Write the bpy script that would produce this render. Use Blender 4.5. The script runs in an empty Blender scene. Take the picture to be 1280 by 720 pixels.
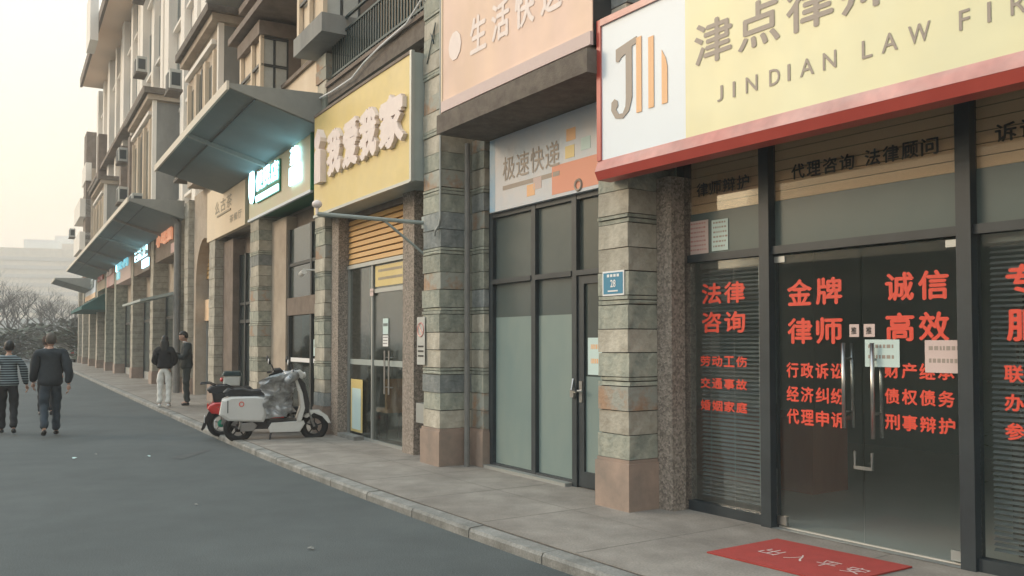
import bpy, math, random
import numpy as np
from mathutils import Vector, Matrix, noise as mnoise
random.seed(7)
sc = bpy.context.scene
COL = sc.collection
# ------------------------------------------------------------------ camera
F_PX, PITCH_PX, HORIZON, EYE = 1100.0, 34.0, 427.0, 1.51
cam_d = bpy.data.cameras.new('camera'); cam = bpy.data.objects.new('camera', cam_d); COL.objects.link(cam)
cam_d.sensor_width = 36; cam_d.lens = F_PX / 1280 * 36
cam_d.shift_y = (HORIZON - PITCH_PX - 360) / 1280
cam_d.clip_start = .05; cam_d.clip_end = 3000
cam.location = (0, 0, EYE); cam.rotation_euler = (math.pi / 2 + math.atan(PITCH_PX / F_PX), 0, 0)
sc.camera = cam
# ------------------------------------------------------------------ hazy sky
world = bpy.data.worlds.new('World'); sc.world = world; world.use_nodes = True
nt = world.node_tree; nt.nodes.clear()
SUN_DIR = Vector((-.92, .12, .36)).normalized()
out = nt.nodes.new('ShaderNodeOutputWorld'); add = nt.nodes.new('ShaderNodeAddShader')
sky = nt.nodes.new('ShaderNodeTexSky'); sky.sky_type = 'NISHITA'; sky.sun_disc = False
sky.sun_elevation = math.asin(SUN_DIR.z); sky.sun_rotation = math.atan2(SUN_DIR.x, SUN_DIR.y)
sky.dust_density = 4; sky.air_density = 1.5
bg = nt.nodes.new('ShaderNodeBackground'); bg.inputs[1].default_value = .05  # physical sky
nt.links.new(sky.outputs[0], bg.inputs[0])
tc = nt.nodes.new('ShaderNodeTexCoord'); sp = nt.nodes.new('ShaderNodeSeparateXYZ')
nt.links.new(tc.outputs['Generated'], sp.inputs[0])
ramp = nt.nodes.new('ShaderNodeValToRGB')
nt.links.new(sp.outputs['Z'], ramp.inputs[0])
els = ramp.color_ramp.elements
els[0].position = 0; els[0].color = (.88, .72, .63, 1)
els[1].position = 1; els[1].color = (1.45, 1.85, 2.05, 1)
for p, c in ((.055, (.93, .76, .64)), (.12, (1.0, .84, .65)), (.22, (1.01, .91, .73)), (.45, (1.12, 1.10, 1.0)), (.7, (1.15, 1.35, 1.45))):
    e = els.new(p); e.color = c + (1,)
bg2 = nt.nodes.new('ShaderNodeBackground'); bg2.inputs[1].default_value = 1.0
nt.links.new(ramp.outputs[0], bg2.inputs[0])
nt.links.new(bg.outputs[0], add.inputs[0]); nt.links.new(bg2.outputs[0], add.inputs[1])
nt.links.new(add.outputs[0], out.inputs['Surface'])
sun_d = bpy.data.lights.new('sun', 'SUN'); sun_d.energy = 1.35; sun_d.angle = math.radians(16); sun_d.color = (1, .80, .60)
sun = bpy.data.objects.new('sun', sun_d); COL.objects.link(sun)
sun.rotation_euler = SUN_DIR.to_track_quat('Z', 'Y').to_euler()
sc.view_settings.view_transform = 'Standard'; sc.view_settings.look = 'None'
sc.view_settings.exposure = 0.0; sc.view_settings.gamma = 1
sc.cycles.max_bounces = 7; sc.cycles.transparent_max_bounces = 12; sc.cycles.volume_bounces = 1

# ------------------------------------------------------------------ the street's gentle bend: (s along, n out of the facade, z)
_S = [-40, -12, -5, 0, 3, 6, 10, 13, 400]; _P = [36, 36, 35.8, 35, 33.6, 32, 30.3, 29.9, 29.9]
_s = np.arange(-30, 320, .05); _ph = np.radians(np.interp(_s, _S, _P))
_dx = -np.sin(_ph) * .05; _dy = np.cos(_ph) * .05
_X = np.concatenate([[0], np.cumsum((_dx[:-1] + _dx[1:]) / 2)]); _Y = np.concatenate([[0], np.cumsum((_dy[:-1] + _dy[1:]) / 2)])
_i0 = int(round(30 / .05)); _X = _X - _X[_i0] + 3.07; _Y = _Y - _Y[_i0] + 5.90
def phi(s): return float(np.interp(s, _s, _ph))
def W(s, n, z=0.0):
    p = phi(s)
    return Vector((float(np.interp(s, _s, _X)) - n * math.cos(p), float(np.interp(s, _s, _Y)) - n * math.sin(p), z))

# ------------------------------------------------------------------ materials
MATS = {}
def mat(name, c1, c2=None, rough=.7, scale=6, bump=0.0, bscale=60, metal=0.0, spec=.5, emit=None, detail=4, rnd=0.0, coat=0.0, voronoi=False, streak=False, amt=(.35, .65), cell=None):
    m = bpy.data.materials.new(name); m.use_nodes = True; t = m.node_tree; b = t.nodes['Principled BSDF']
    b.inputs['Roughness'].default_value = rough; b.inputs['Metallic'].default_value = metal
    b.inputs['Specular IOR Level'].default_value = spec; b.inputs['Coat Weight'].default_value = coat
    b.inputs['Base Color'].default_value = tuple(c1) + (1,)
    co = t.nodes.new('ShaderNodeTexCoord'); src = co.outputs['Object']
    if streak:
        mp = t.nodes.new('ShaderNodeMapping'); mp.inputs['Scale'].default_value = streak if isinstance(streak, tuple) else (1, 1, .15)
        t.links.new(src, mp.inputs[0]); src = mp.outputs[0]
    col = None
    if c2 is not None:
        nz = t.nodes.new('ShaderNodeTexNoise'); nz.inputs['Scale'].default_value = scale; nz.inputs['Detail'].default_value = detail
        nz.inputs['Roughness'].default_value = .65
        t.links.new(src, nz.inputs['Vector'])
        mr = t.nodes.new('ShaderNodeMapRange'); mr.inputs[1].default_value = amt[0]; mr.inputs[2].default_value = amt[1]
        t.links.new(nz.outputs[0], mr.inputs[0])
        mx = t.nodes.new('ShaderNodeMix'); mx.data_type = 'RGBA'
        mx.inputs[6].default_value = tuple(c1) + (1,); mx.inputs[7].default_value = tuple(c2) + (1,)
        t.links.new(mr.outputs[0], mx.inputs[0]); col = mx.outputs[2]
    if cell:
        vo = t.nodes.new('ShaderNodeTexVoronoi'); vo.inputs['Scale'].default_value = cell
        t.links.new(co.outputs['Object'], vo.inputs['Vector'])
        hs = t.nodes.new('ShaderNodeHueSaturation'); hs.inputs['Saturation'].default_value = 1
        bw = t.nodes.new('ShaderNodeSeparateColor'); t.links.new(vo.outputs['Color'], bw.inputs[0])
        mr = t.nodes.new('ShaderNodeMapRange'); mr.inputs[3].default_value = .45; mr.inputs[4].default_value = 1.6
        t.links.new(bw.outputs[0], mr.inputs[0]); mr.inputs[3].default_value = .6; mr.inputs[4].default_value = 1.35; t.links.new(mr.outputs[0], hs.inputs['Value'])
        if col: t.links.new(col, hs.inputs['Color'])
        else: hs.inputs['Color'].default_value = tuple(c1) + (1,)
        col = hs.outputs[0]
    if rnd:
        oi = t.nodes.new('ShaderNodeObjectInfo'); hs = t.nodes.new('ShaderNodeHueSaturation')
        mr = t.nodes.new('ShaderNodeMapRange'); mr.inputs[3].default_value = 1 - rnd; mr.inputs[4].default_value = 1 + rnd
        t.links.new(oi.outputs['Random'], mr.inputs[0]); t.links.new(mr.outputs[0], hs.inputs['Value'])
        if col: t.links.new(col, hs.inputs['Color'])
        else: hs.inputs['Color'].default_value = tuple(c1) + (1,)
        col = hs.outputs[0]
    if col: t.links.new(col, b.inputs['Base Color'])
    if bump:
        if voronoi: n2 = t.nodes.new('ShaderNodeTexVoronoi'); o2 = n2.outputs['Distance']
        else: n2 = t.nodes.new('ShaderNodeTexNoise'); n2.inputs['Detail'].default_value = 5; o2 = n2.outputs[0]
        n2.inputs['Scale'].default_value = bscale
        t.links.new(co.outputs['Object'], n2.inputs['Vector'])
        bp = t.nodes.new('ShaderNodeBump'); bp.inputs['Strength'].default_value = bump; bp.inputs['Distance'].default_value = .02
        t.links.new(o2, bp.inputs['Height']); t.links.new(bp.outputs[0], b.inputs['Normal'])
    if emit:
        b.inputs['Emission Color'].default_value = tuple(emit[0]) + (1,); b.inputs['Emission Strength'].default_value = emit[1]
    MATS[name] = m; return m
def speckle(m, s1=170, amt=.22, s2=1.4, amt2=.10):
    t = m.node_tree; bs = t.nodes['Principled BSDF']; l = bs.inputs['Base Color'].links[0]; src = l.from_socket
    co = t.nodes.new('ShaderNodeTexCoord')
    for sc_, a, dt in ((s1, amt, 2), (s2, amt2, 8)):
        nz = t.nodes.new('ShaderNodeTexNoise'); nz.inputs['Scale'].default_value = sc_; nz.inputs['Detail'].default_value = dt; t.links.new(co.outputs['Object'], nz.inputs['Vector'])
        mr = t.nodes.new('ShaderNodeMapRange'); mr.inputs[1].default_value = .3; mr.inputs[2].default_value = .7; mr.inputs[3].default_value = 1 - a; mr.inputs[4].default_value = 1 + a
        t.links.new(nz.outputs[0], mr.inputs[0]); hs = t.nodes.new('ShaderNodeHueSaturation'); t.links.new(mr.outputs[0], hs.inputs['Value']); t.links.new(src, hs.inputs['Color']); src = hs.outputs[0]
    t.links.new(src, bs.inputs['Base Color'])
def glass(name, tint=(.55, .62, .6), refl=1.0, dust=.04, rough=.02, dustc=(.5, .55, .52)):
    m = bpy.data.materials.new(name); m.use_nodes = True; t = m.node_tree; t.nodes.clear()
    o = t.nodes.new('ShaderNodeOutputMaterial'); tr = t.nodes.new('ShaderNodeBsdfTransparent'); tr.inputs[0].default_value = tint + (1,)
    df = t.nodes.new('ShaderNodeBsdfDiffuse'); df.inputs[0].default_value = dustc + (1,)
    gl = t.nodes.new('ShaderNodeBsdfGlossy'); gl.inputs['Roughness'].default_value = rough
    m1 = t.nodes.new('ShaderNodeMixShader'); m1.inputs[0].default_value = dust
    co = t.nodes.new('ShaderNodeTexCoord'); nz = t.nodes.new('ShaderNodeTexNoise'); nz.inputs['Scale'].default_value = 1.3
    t.links.new(co.outputs['Object'], nz.inputs['Vector'])
    bp = t.nodes.new('ShaderNodeBump'); bp.inputs['Strength'].default_value = .03; t.links.new(nz.outputs[0], bp.inputs['Height'])
    t.links.new(bp.outputs[0], gl.inputs['Normal'])
    fr = t.nodes.new('ShaderNodeFresnel'); fr.inputs[0].default_value = 1.5
    ml = t.nodes.new('ShaderNodeMath'); ml.operation = 'MULTIPLY'; ml.inputs[1].default_value = refl; t.links.new(fr.outputs[0], ml.inputs[0])
    m2 = t.nodes.new('ShaderNodeMixShader'); t.links.new(ml.outputs[0], m2.inputs[0])
    t.links.new(tr.outputs[0], m1.inputs[1]); t.links.new(df.outputs[0], m1.inputs[2])
    t.links.new(m1.outputs[0], m2.inputs[1]); t.links.new(gl.outputs[0], m2.inputs[2]); t.links.new(m2.outputs[0], o.inputs[0])
    return m
M = dict(
    asphalt=mat('asphalt', (.080, .090, .090), (.100, .111, .110), rough=.85, scale=.5, bump=.25, bscale=90, spec=.3, detail=6),
    paving=mat('paving', (.21, .185, .16), (.31, .28, .245), rough=.85, scale=1.1, bump=.12, bscale=30, detail=8, streak=(1, .6, 1)),
    kerb=mat('kerb_stone', (.17, .17, .155), (.29, .285, .265), rough=.85, scale=4, bump=.2, bscale=50, rnd=.08),
    joint=mat('paving_joint', (.15, .135, .115), (.24, .22, .19), rough=.95, scale=5), tar=mat('tar_patch', (.06, .066, .066), (.085, .09, .09), rough=.8, scale=5), crack=mat('dirt_joint', (.06, .055, .05), (.12, .1, .08), rough=.95, scale=14),
    slate_g=mat('slate_green', (.225, .25, .215), (.42, .42, .35), rough=.75, scale=7, bump=.9, bscale=14, rnd=.16, detail=7),
    slate_b=mat('slate_beige', (.33, .305, .25), (.50, .47, .395), rough=.75, scale=6, bump=.9, bscale=14, rnd=.12, detail=7),
    slate_r=mat('slate_rust', (.36, .235, .155), (.33, .335, .295), rough=.75, scale=4, bump=.9, bscale=14, rnd=.12, detail=7, amt=(.4, .55)),
    slate_d=mat('slate_grey', (.17, .195, .195), (.32, .335, .325), rough=.75, scale=7, bump=.9, bscale=14, rnd=.15, detail=7),
    mortar=mat('mortar', (.05, .05, .045), rough=.95),
    granite=mat('pink_granite', (.38, .28, .225), (.24, .195, .165), rough=.6, scale=3.2, bump=.08, bscale=200, cell=None, detail=9, rnd=.06),
    pebble=mat('pebbledash', (.33, .28, .24), (.27, .235, .20), rough=.95, scale=20, bump=.45, bscale=55, voronoi=True, cell=55),
    plaster_w=mat('white_plaster', (.76, .71, .645), (.84, .795, .73), rough=.9, scale=.9, bump=.1, bscale=20, streak=(1, 1, .12), detail=7),
    plaster_c=mat('cream_plaster', (.62, .50, .37), (.72, .60, .46), rough=.9, scale=1.3, bump=.1, bscale=25, streak=(1, 1, .3)),
    plaster_t=mat('tan_soffit', (.84, .64, .49), (.87, .67, .52), rough=.9, scale=.6),
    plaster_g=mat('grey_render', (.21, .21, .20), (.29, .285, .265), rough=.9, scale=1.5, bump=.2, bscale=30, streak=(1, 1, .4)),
    brown=mat('brown_trim', (.16, .125, .10), (.225, .18, .15), rough=.85, scale=3, bump=.15, bscale=60),
    ledge=mat('brown_ledge', (.115, .095, .08), (.175, .15, .125), rough=.9, scale=7, bump=.3, bscale=60),
    stucco=mat('tan_stucco', (.38, .31, .245), (.48, .41, .33), rough=.9, scale=2, bump=.2, bscale=60),
    frame=mat('slate_blue_frame', (.022, .031, .038), (.034, .045, .052), rough=.45, scale=3),
    frame_d=mat('dark_frame', (.03, .035, .037), rough=.5),
    steel=mat('brushed_steel', (.55, .54, .52), (.42, .42, .41), rough=.3, metal=1.0, scale=8),
    alu=mat('pale_aluminium', (.42, .44, .43), rough=.45, metal=.6),
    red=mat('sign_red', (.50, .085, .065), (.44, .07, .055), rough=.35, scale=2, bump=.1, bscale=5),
    red_hi=mat('sign_red_skylit_faded', (.56, .22, .19), (.54, .34, .31), rough=.35, scale=1.5, bump=.15, bscale=5, streak=(.4, 1, 1)),  # pale red: sky light painted on the law sign's flange, faded red elsewhere
    banner_w=mat('banner_white', (.70, .78, .86), (.68, .75, .82), rough=.4, scale=1, bump=.05, bscale=4),
    banner_y=mat('banner_yellow', (.76, .71, .43), (.72, .70, .46), rough=.4, scale=1, bump=.06, bscale=4),
    banner_o=mat('banner_orange', (.74, .53, .40), (.71, .51, .42), rough=.5, scale=.8, streak=(2, 1, .3)),
    banner_b=mat('banner_pale', (.64, .62, .63), (.48, .57, .66), rough=.45, scale=1.2),
    yellow=mat('box_yellow', (.70, .54, .20), (.66, .52, .23), rough=.4, scale=1.2),
    side_g=mat('sign_side_grey', (.36, .40, .38), (.32, .36, .34), rough=.5, scale=3),
    green=mat('sign_green', (.012, .19, .09), rough=.4),
    cream=mat('sign_cream', (.74, .60, .42), (.70, .57, .41), rough=.5, scale=1.5),
    cream_g=mat('sign_cream_green', (.58, .58, .40), (.62, .56, .42), rough=.5, scale=1.5),
    t_grey=mat('letter_grey', (.34, .29, .25), rough=.5), t_pale=mat('letter_pale', (.80, .70, .66), (.74, .64, .61), rough=.5, scale=6),
    truck_o=mat('truck_orange', (.72, .30, .20), rough=.5), plate_pale=mat('edge_blue', (.22, .42, .60), (.45, .52, .58), rough=.5, scale=2),
    far_pane=mat('pale_far_glass', (.56, .47, .38), rough=.5), t_orange=mat('letter_orange', (.82, .48, .25), rough=.5), t_black=mat('letter_black', (.012, .012, .012), rough=.5),
    t_red=mat('letter_red', (.74, .075, .04), rough=.5), t_white=mat('letter_white', (.8, .8, .8), rough=.5),
    t_gold=mat('letter_gold', (.30, .25, .17), rough=.5),
    glow=mat('lit_sign_white', (.6, .8, .85), rough=.4, emit=((.42, .86, 1.0), 4.5)),
    glow2=mat('lit_sign_teal', (.25, .6, .7), rough=.4, emit=((.2, .62, .75), .7)),
    glow3=mat('lit_sign_amber', (.6, .3, .2), rough=.4, emit=((.9, .38, .2), .5)),
    timber=mat('timber_slats', (.80, .55, .34), (.85, .60, .39), rough=.6, scale=3, streak=(.2, 1, 1)),
    louver=mat('louver_yellow', (.58, .34, .12), (.62, .39, .16), rough=.55, scale=2, streak=(.2, 1, 1)),
    blind=mat('blind_slat', (.23, .255, .26), (.28, .30, .305), rough=.5, scale=2),
    film=mat('frosted_film', (.18, .25, .245), (.26, .315, .285), rough=.5, spec=.3, scale=.6, streak=(1, 1, .5)),
    film_d=mat('grey_glass', (.045, .06, .058), (.07, .085, .08), rough=.12, scale=.8, spec=.45),
    film_t=mat('transom_glass', (.065, .088, .09), (.09, .112, .108), rough=.25, scale=.8, spec=.4),
    film_l=mat('pale_transom_glass', (.10, .14, .14), (.12, .155, .15), rough=.25, scale=.8, spec=.4),
    dark=mat('dark_interior', (.035, .035, .033), (.055, .05, .047), rough=.9, scale=1),
    inwall=mat('interior_wall', (.34, .43, .41), (.40, .48, .45), rough=.9, scale=.8),
    infloor=mat('interior_tile', (.68, .68, .63), (.74, .73, .69), rough=.35, scale=1.5),
    wood_r=mat('red_wood', (.36, .14, .09), (.44, .19, .12), rough=.5, scale=3, streak=(1, 1, .2)),
    paper=mat('paper_blue', (.58, .72, .70), rough=.8), paper_p=mat('paper_pink', (.66, .53, .50), rough=.8),
    mat_red=mat('mat_red', (.42, .055, .045), (.36, .05, .04), rough=.95, scale=8, bump=.4, bscale=150),
    plate_b=mat('plate_blue', (.03, .22, .36), rough=.4),
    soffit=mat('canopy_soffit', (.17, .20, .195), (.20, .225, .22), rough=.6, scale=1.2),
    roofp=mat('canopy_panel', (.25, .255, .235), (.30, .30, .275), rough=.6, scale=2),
    fascia=mat('canopy_fascia', (.62, .56, .47), rough=.6),
    rail=mat('railing_teal', (.03, .055, .06), rough=.4, metal=.3),
    ac=mat('ac_white', (.50, .51, .48), (.42, .42, .39), rough=.6, scale=4), grille=mat('ac_grille', (.04, .05, .055), rough=.6),
    pipe=mat('pipe_grey', (.15, .15, .145), (.20, .195, .185), rough=.5, scale=5),
    teal=mat('teal_awning', (.02, .10, .10), (.03, .13, .12), rough=.8, scale=3),
    white=mat('white_plastic', (.62, .61, .58), (.66, .65, .62), rough=.3, scale=3, coat=.3),
    black=mat('black_plastic', (.02, .02, .022), rough=.45), rubber=mat('rubber', (.016, .016, .017), rough=.85),
    redp=mat('red_plastic', (.55, .035, .03), rough=.25, coat=.4), seat=mat('seat_vinyl', (.022, .024, .028), rough=.5),
    silver=mat('silver_cloth', (.52, .53, .54), (.26, .27, .28), rough=.36, scale=7, metal=.4, bump=.3, bscale=20),
    hub=mat('hub_metal', (.30, .29, .28), rough=.4, metal=.7), hubg=mat('hub_green', (.03, .32, .20), rough=.4),
    skin=mat('skin', (.45, .27, .20), rough=.6), hair=mat('hair', (.012, .011, .011), (.02, .018, .016), rough=.55, scale=40),
    suit=mat('navy_suit', (.020, .026, .032), (.028, .034, .04), rough=.85, scale=20), suit2=mat('charcoal_suit', (.028, .036, .037), (.036, .044, .044), rough=.85, scale=20),
    jean=mat('dark_denim', (.035, .05, .065), (.025, .036, .048), rough=.9, scale=12), blackc=mat('black_cloth', (.010, .011, .013), (.016, .016, .018), rough=.9, scale=15),
    whitec=mat('white_denim', (.78, .77, .73), (.70, .69, .65), rough=.9, scale=12), shoe=mat('black_shoe', (.012, .012, .012), rough=.4),
    greyhair=mat('grey_hair', (.07, .055, .045), (.10, .085, .07), rough=.7, scale=40), brownc=mat('brown_cloth', (.06, .035, .025), rough=.9),
    bark=mat('bark', (.07, .06, .05), (.10, .085, .07), rough=.95, scale=8), twig=mat('twigs', (.028, .023, .019), (.045, .037, .03), rough=.95, scale=2),
    leaf=mat('evergreen_leaf', (.035, .05, .025), (.06, .075, .04), rough=.8, scale=4),
    car_w=mat('car_white', (.6, .6, .58), rough=.25, coat=.5), car_g=mat('car_grey', (.12, .13, .13), rough=.3, coat=.5), carglass=mat('car_glass', (.03, .04, .045), rough=.08, spec=.8),
    ground=mat('ground', (.10, .10, .085), (.14, .13, .11), rough=.95, scale=.3),
    hill=mat('far_hill', (.05, .06, .05), (.07, .075, .06), rough=1, scale=.05),
)
M['glass'] = glass('clear_glass', tint=(.88, .905, .905), dust=.02, refl=.38)
M['glass_n'] = glass('thin_glass', tint=(.95, .95, .93), dust=.01, refl=.3)
M['glass_d'] = glass('shop_glass', tint=(.82, .85, .83), dust=.03, refl=.6, rough=.06)
def stripes():
    m = bpy.data.materials.new('striped_knit'); m.use_nodes = True; t = m.node_tree; b = t.nodes['Principled BSDF']
    co = t.nodes.new('ShaderNodeTexCoord'); s = t.nodes.new('ShaderNodeSeparateXYZ'); t.links.new(co.outputs['Object'], s.inputs[0])
    a = t.nodes.new('ShaderNodeMath'); a.operation = 'MULTIPLY'; a.inputs[1].default_value = 2 * math.pi / .042; t.links.new(s.outputs['Z'], a.inputs[0])
    c = t.nodes.new('ShaderNodeMath'); c.operation = 'SINE'; t.links.new(a.outputs[0], c.inputs[0])
    r = t.nodes.new('ShaderNodeMapRange'); r.inputs[1].default_value = .1; r.inputs[2].default_value = .45; t.links.new(c.outputs[0], r.inputs[0])
    x = t.nodes.new('ShaderNodeMix'); x.data_type = 'RGBA'; x.inputs[6].default_value = (.03, .04, .05, 1); x.inputs[7].default_value = (.24, .29, .30, 1)
    t.links.new(r.outputs[0], x.inputs[0]); t.links.new(x.outputs[2], b.inputs['Base Color']); b.inputs['Roughness'].default_value = .9
    return m
M['stripe'] = stripes()
speckle(M['asphalt'], 95, .30, 2.2, .08); speckle(M['paving'], 60, .14, 3.5, .16); speckle(M['kerb'], 60, .15, 3, .15); speckle(M['red_hi'], 8, .12, 1.5, .15); speckle(M['banner_y'], 3, .03, .8, .05); speckle(M['yellow'], 6, .03, 1.1, .06); speckle(M['banner_o'], 3, .05, .7, .08)

# ------------------------------------------------------------------ building helpers
class B:
    """collects faces; coordinates are (s, n, z) on the bent street unless raw=True"""
    def __init__(self, raw=False): self.v = []; self.f = []; self.raw = raw
    def add(self, vs, fs):
        o = len(self.v); self.v += [tuple(p) for p in vs]; self.f += [tuple(i + o for i in q) for q in fs]; return self
    def box(self, s0, s1, n0, n1, z0, z1, step=1.2):
        if s0 > s1: s0, s1 = s1, s0
        if n0 > n1: n0, n1 = n1, n0
        k = 1 if self.raw else max(1, min(60, int(math.ceil((s1 - s0) / step))))
        vs = []; fs = []
        for i in range(k + 1):
            s = s0 + (s1 - s0) * i / k
            vs += [(s, n0, z0), (s, n1, z0), (s, n1, z1), (s, n0, z1)]
        for i in range(k):
            a = 4 * i
            for j in range(4):
                fs.append((a + j, a + (j + 1) % 4, a + 4 + (j + 1) % 4, a + 4 + j))
        fs.append((3, 2, 1, 0)); e = 4 * k; fs.append((e, e + 1, e + 2, e + 3))
        return self.add(vs, fs)
    def prism(self, pts, a0, a1, axis=0, step=1.2):
        """polygon pts in the two other axes, extruded along axis a0..a1"""
        k = 1
        if axis == 0 and not self.raw: k = max(1, min(60, int(math.ceil(abs(a1 - a0) / step))))
        m = len(pts); vs = []; fs = []
        for i in range(k + 1):
            a = a0 + (a1 - a0) * i / k
            for p, q in pts: vs.append([(a, p, q), (p, a, q), (p, q, a)][axis])
        for i in range(k):
            for j in range(m):
                fs.append((i * m + j, i * m + (j + 1) % m, (i + 1) * m + (j + 1) % m, (i + 1) * m + j))
        fs.append(tuple(range(m - 1, -1, -1))); fs.append(tuple(range(k * m, k * m + m)))
        return self.add(vs, fs)
    def tube(self, pts, r, seg=8, r2=None):
        pts = [Vector(p) for p in pts]; n = len(pts); vs = []; fs = []
        rs = [r + ((r2 if r2 is not None else r) - r) * i / max(1, n - 1) for i in range(n)]
        up = None
        for i, p in enumerate(pts):
            d = (pts[min(i + 1, n - 1)] - pts[max(i - 1, 0)]).normalized()
            if up is None: up = d.orthogonal().normalized()
            a = (up - d * up.dot(d)).normalized(); b = d.cross(a); up = a
            for j in range(seg):
                t = 2 * math.pi * j / seg; vs.append(p + (a * math.cos(t) + b * math.sin(t)) * rs[i])
        for i in range(n - 1):
            for j in range(seg):
                fs.append((i * seg + j, i * seg + (j + 1) % seg, (i + 1) * seg + (j + 1) % seg, (i + 1) * seg + j))
        fs.append(tuple(range(seg - 1, -1, -1))); fs.append(tuple(range((n - 1) * seg, n * seg)))
        return self.add(vs, fs)
    def torus(self, c, axis, R, r, seg=24, sub=8):
        c = Vector(c); ax = Vector(axis).normalized(); u = ax.orthogonal().normalized(); w = ax.cross(u); vs = []; fs = []
        for i in range(seg):
            t = 2 * math.pi * i / seg; d = u * math.cos(t) + w * math.sin(t)
            for j in range(sub):
                q = 2 * math.pi * j / sub; vs.append(c + d * (R + r * math.cos(q)) + ax * r * math.sin(q))
        for i in range(seg):
            for j in range(sub):
                fs.append((i * sub + j, i * sub + (j + 1) % sub, ((i + 1) % seg) * sub + (j + 1) % sub, ((i + 1) % seg) * sub + j))
        return self.add(vs, fs)
    def ball(self, c, rx, ry, rz, seg=14, rings=9, fn=None):
        vs = []; fs = []; c = Vector(c)
        for i in range(rings + 1):
            a = math.pi * i / rings
            for j in range(seg):
                t = 2 * math.pi * j / seg
                p = Vector((math.sin(a) * math.cos(t) * rx, math.sin(a) * math.sin(t) * ry, math.cos(a) * rz))
                if fn: p = fn(p)
                vs.append(c + p)
        for i in range(rings):
            for j in range(seg):
                fs.append((i * seg + j, (i + 1) * seg + j, (i + 1) * seg + (j + 1) % seg, i * seg + (j + 1) % seg))
        return self.add(vs, fs)
    def world(self):
        return [Vector(p) if self.raw else W(*p) for p in self.v]

def props(o, label=None, cat=None, group=None, kind=None):
    if label: o['label'] = label
    if cat: o['category'] = cat
    if group: o['group'] = group
    if kind: o['kind'] = kind
    return o
def mkmesh(name, verts, faces, m=None, smooth=False):
    me = bpy.data.meshes.new(name); me.from_pydata([tuple(v) for v in verts], [], faces); me.update()
    if m: me.materials.append(m)
    if smooth:
        for p in me.polygons: p.use_smooth = True
    return me
def fixn(me):
    import bmesh
    bm = bmesh.new(); bm.from_mesh(me); bmesh.ops.remove_doubles(bm, verts=bm.verts, dist=1e-5); bmesh.ops.recalc_face_normals(bm, faces=bm.faces); bm.to_mesh(me); bm.free()
def frame_at(s, n, z=0.0):
    return Matrix.Translation(W(s, n, z)) @ Matrix.Rotation(phi(s) - math.pi / 2, 4, 'Z')
def thing(name, label, cat, s, n, z=0.0, group=None, kind=None):
    """an Empty at the thing's base. Local x runs right along the facade, y into the wall"""
    o = bpy.data.objects.new(name, None); COL.objects.link(o); o.empty_display_size = .2
    o.matrix_world = frame_at(s, n, z)
    return props(o, label, cat, group, kind)
def wthing(name, label, cat, loc, rz=0, group=None, kind=None):
    o = bpy.data.objects.new(name, None); COL.objects.link(o); o.empty_display_size = .2
    o.matrix_world = Matrix.Translation(loc) @ Matrix.Rotation(rz, 4, 'Z')
    return props(o, label, cat, group, kind)
MW = {}
def wm(o):
    m = o.matrix_basis.copy()
    while o.parent: o = o.parent; m = o.matrix_basis @ m
    return m
def build(name, b, m, parent=None, smooth=False, **kw):
    """ONE mesh object; world or street coordinates turned into the parent's local ones (raw with a parent = already local)"""
    if parent is None:
        vs = b.world()
        mn = [min(v[i] for v in vs) for i in range(3)]; mx = [max(v[i] for v in vs) for i in range(3)]
        c = Vector(((mn[0] + mx[0]) / 2, (mn[1] + mx[1]) / 2, mn[2]))
        me = mkmesh(name, [v - c for v in vs], b.f, m, smooth); o = bpy.data.objects.new(name, me); o.location = c
    else:
        if b.raw: vs = b.v
        else:
            inv = wm(parent).inverted(); vs = [inv @ v for v in b.world()]
        me = mkmesh(name, vs, b.f, m, smooth); o = bpy.data.objects.new(name, me); o.parent = parent
    fixn(me); COL.objects.link(o); return props(o, **kw)
def children(o): return [c for c in ALLC.get(o.name, [])]
ALLC = {}
def copy_tree(o, parent=None):
    kids = [c for c in list(bpy.data.objects) if c.parent == o]
    c = o.copy(); COL.objects.link(c)
    if parent: c.parent = parent
    for k in kids: copy_tree(k, c)
    return c

# text -------------------------------------------------------------
GL = {}
def glyph(txt, off=.0, ext=0.0):
    key = (txt, off, ext)
    if key in GL: return GL[key]
    cu = bpy.data.curves.new('t', 'FONT'); cu.body = txt; cu.size = 1; cu.offset = off; cu.resolution_u = 3; cu.extrude = ext
    o = bpy.data.objects.new('t', cu); COL.objects.link(o)
    dg = bpy.context.evaluated_depsgraph_get(); me = bpy.data.meshes.new_from_object(o.evaluated_get(dg), depsgraph=dg)
    vs = [tuple(v.co) for v in me.vertices]; fs = [tuple(p.vertices) for p in me.polygons]
    bpy.data.meshes.remove(me); bpy.data.objects.remove(o); bpy.data.curves.remove(cu)
    xs = [v[0] for v in vs]; ys = [v[1] for v in vs]
    GL[key] = (vs, fs, min(xs), max(xs), min(ys), max(ys)); return GL[key]
def text(b, txt, s_left, s_right, z0, z1, n, off=.0, depth=0.0, slant=0.0):
    """fits the glyph's ink box into the rectangle (s decreasing to the right)"""
    vs, fs, x0, x1, y0, y1 = glyph(txt, 0.0, .5 if depth else 0)
    w = abs(s_right - s_left); h = z1 - z0; g = off * h
    sg = -1 if s_right < s_left else 1
    sh = [(0, 0)] if not off else [(0, 0), (g, 0), (-g, 0), (0, g * .8), (0, -g * .8)]
    for k, (dx, dz) in enumerate(sh):
        P = []
        for x, y, z in vs:
            u = (x - x0) / (x1 - x0); v = (y - y0) / (y1 - y0)
            P.append((s_left + sg * g + (s_right - s_left - sg * 2 * g) * u + dx, n + k * .0003 + ((z + .5) * depth if depth else 0), z0 + g + (h - 2 * g) * v + slant * u + dz))
        b.add(P, fs)
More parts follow.
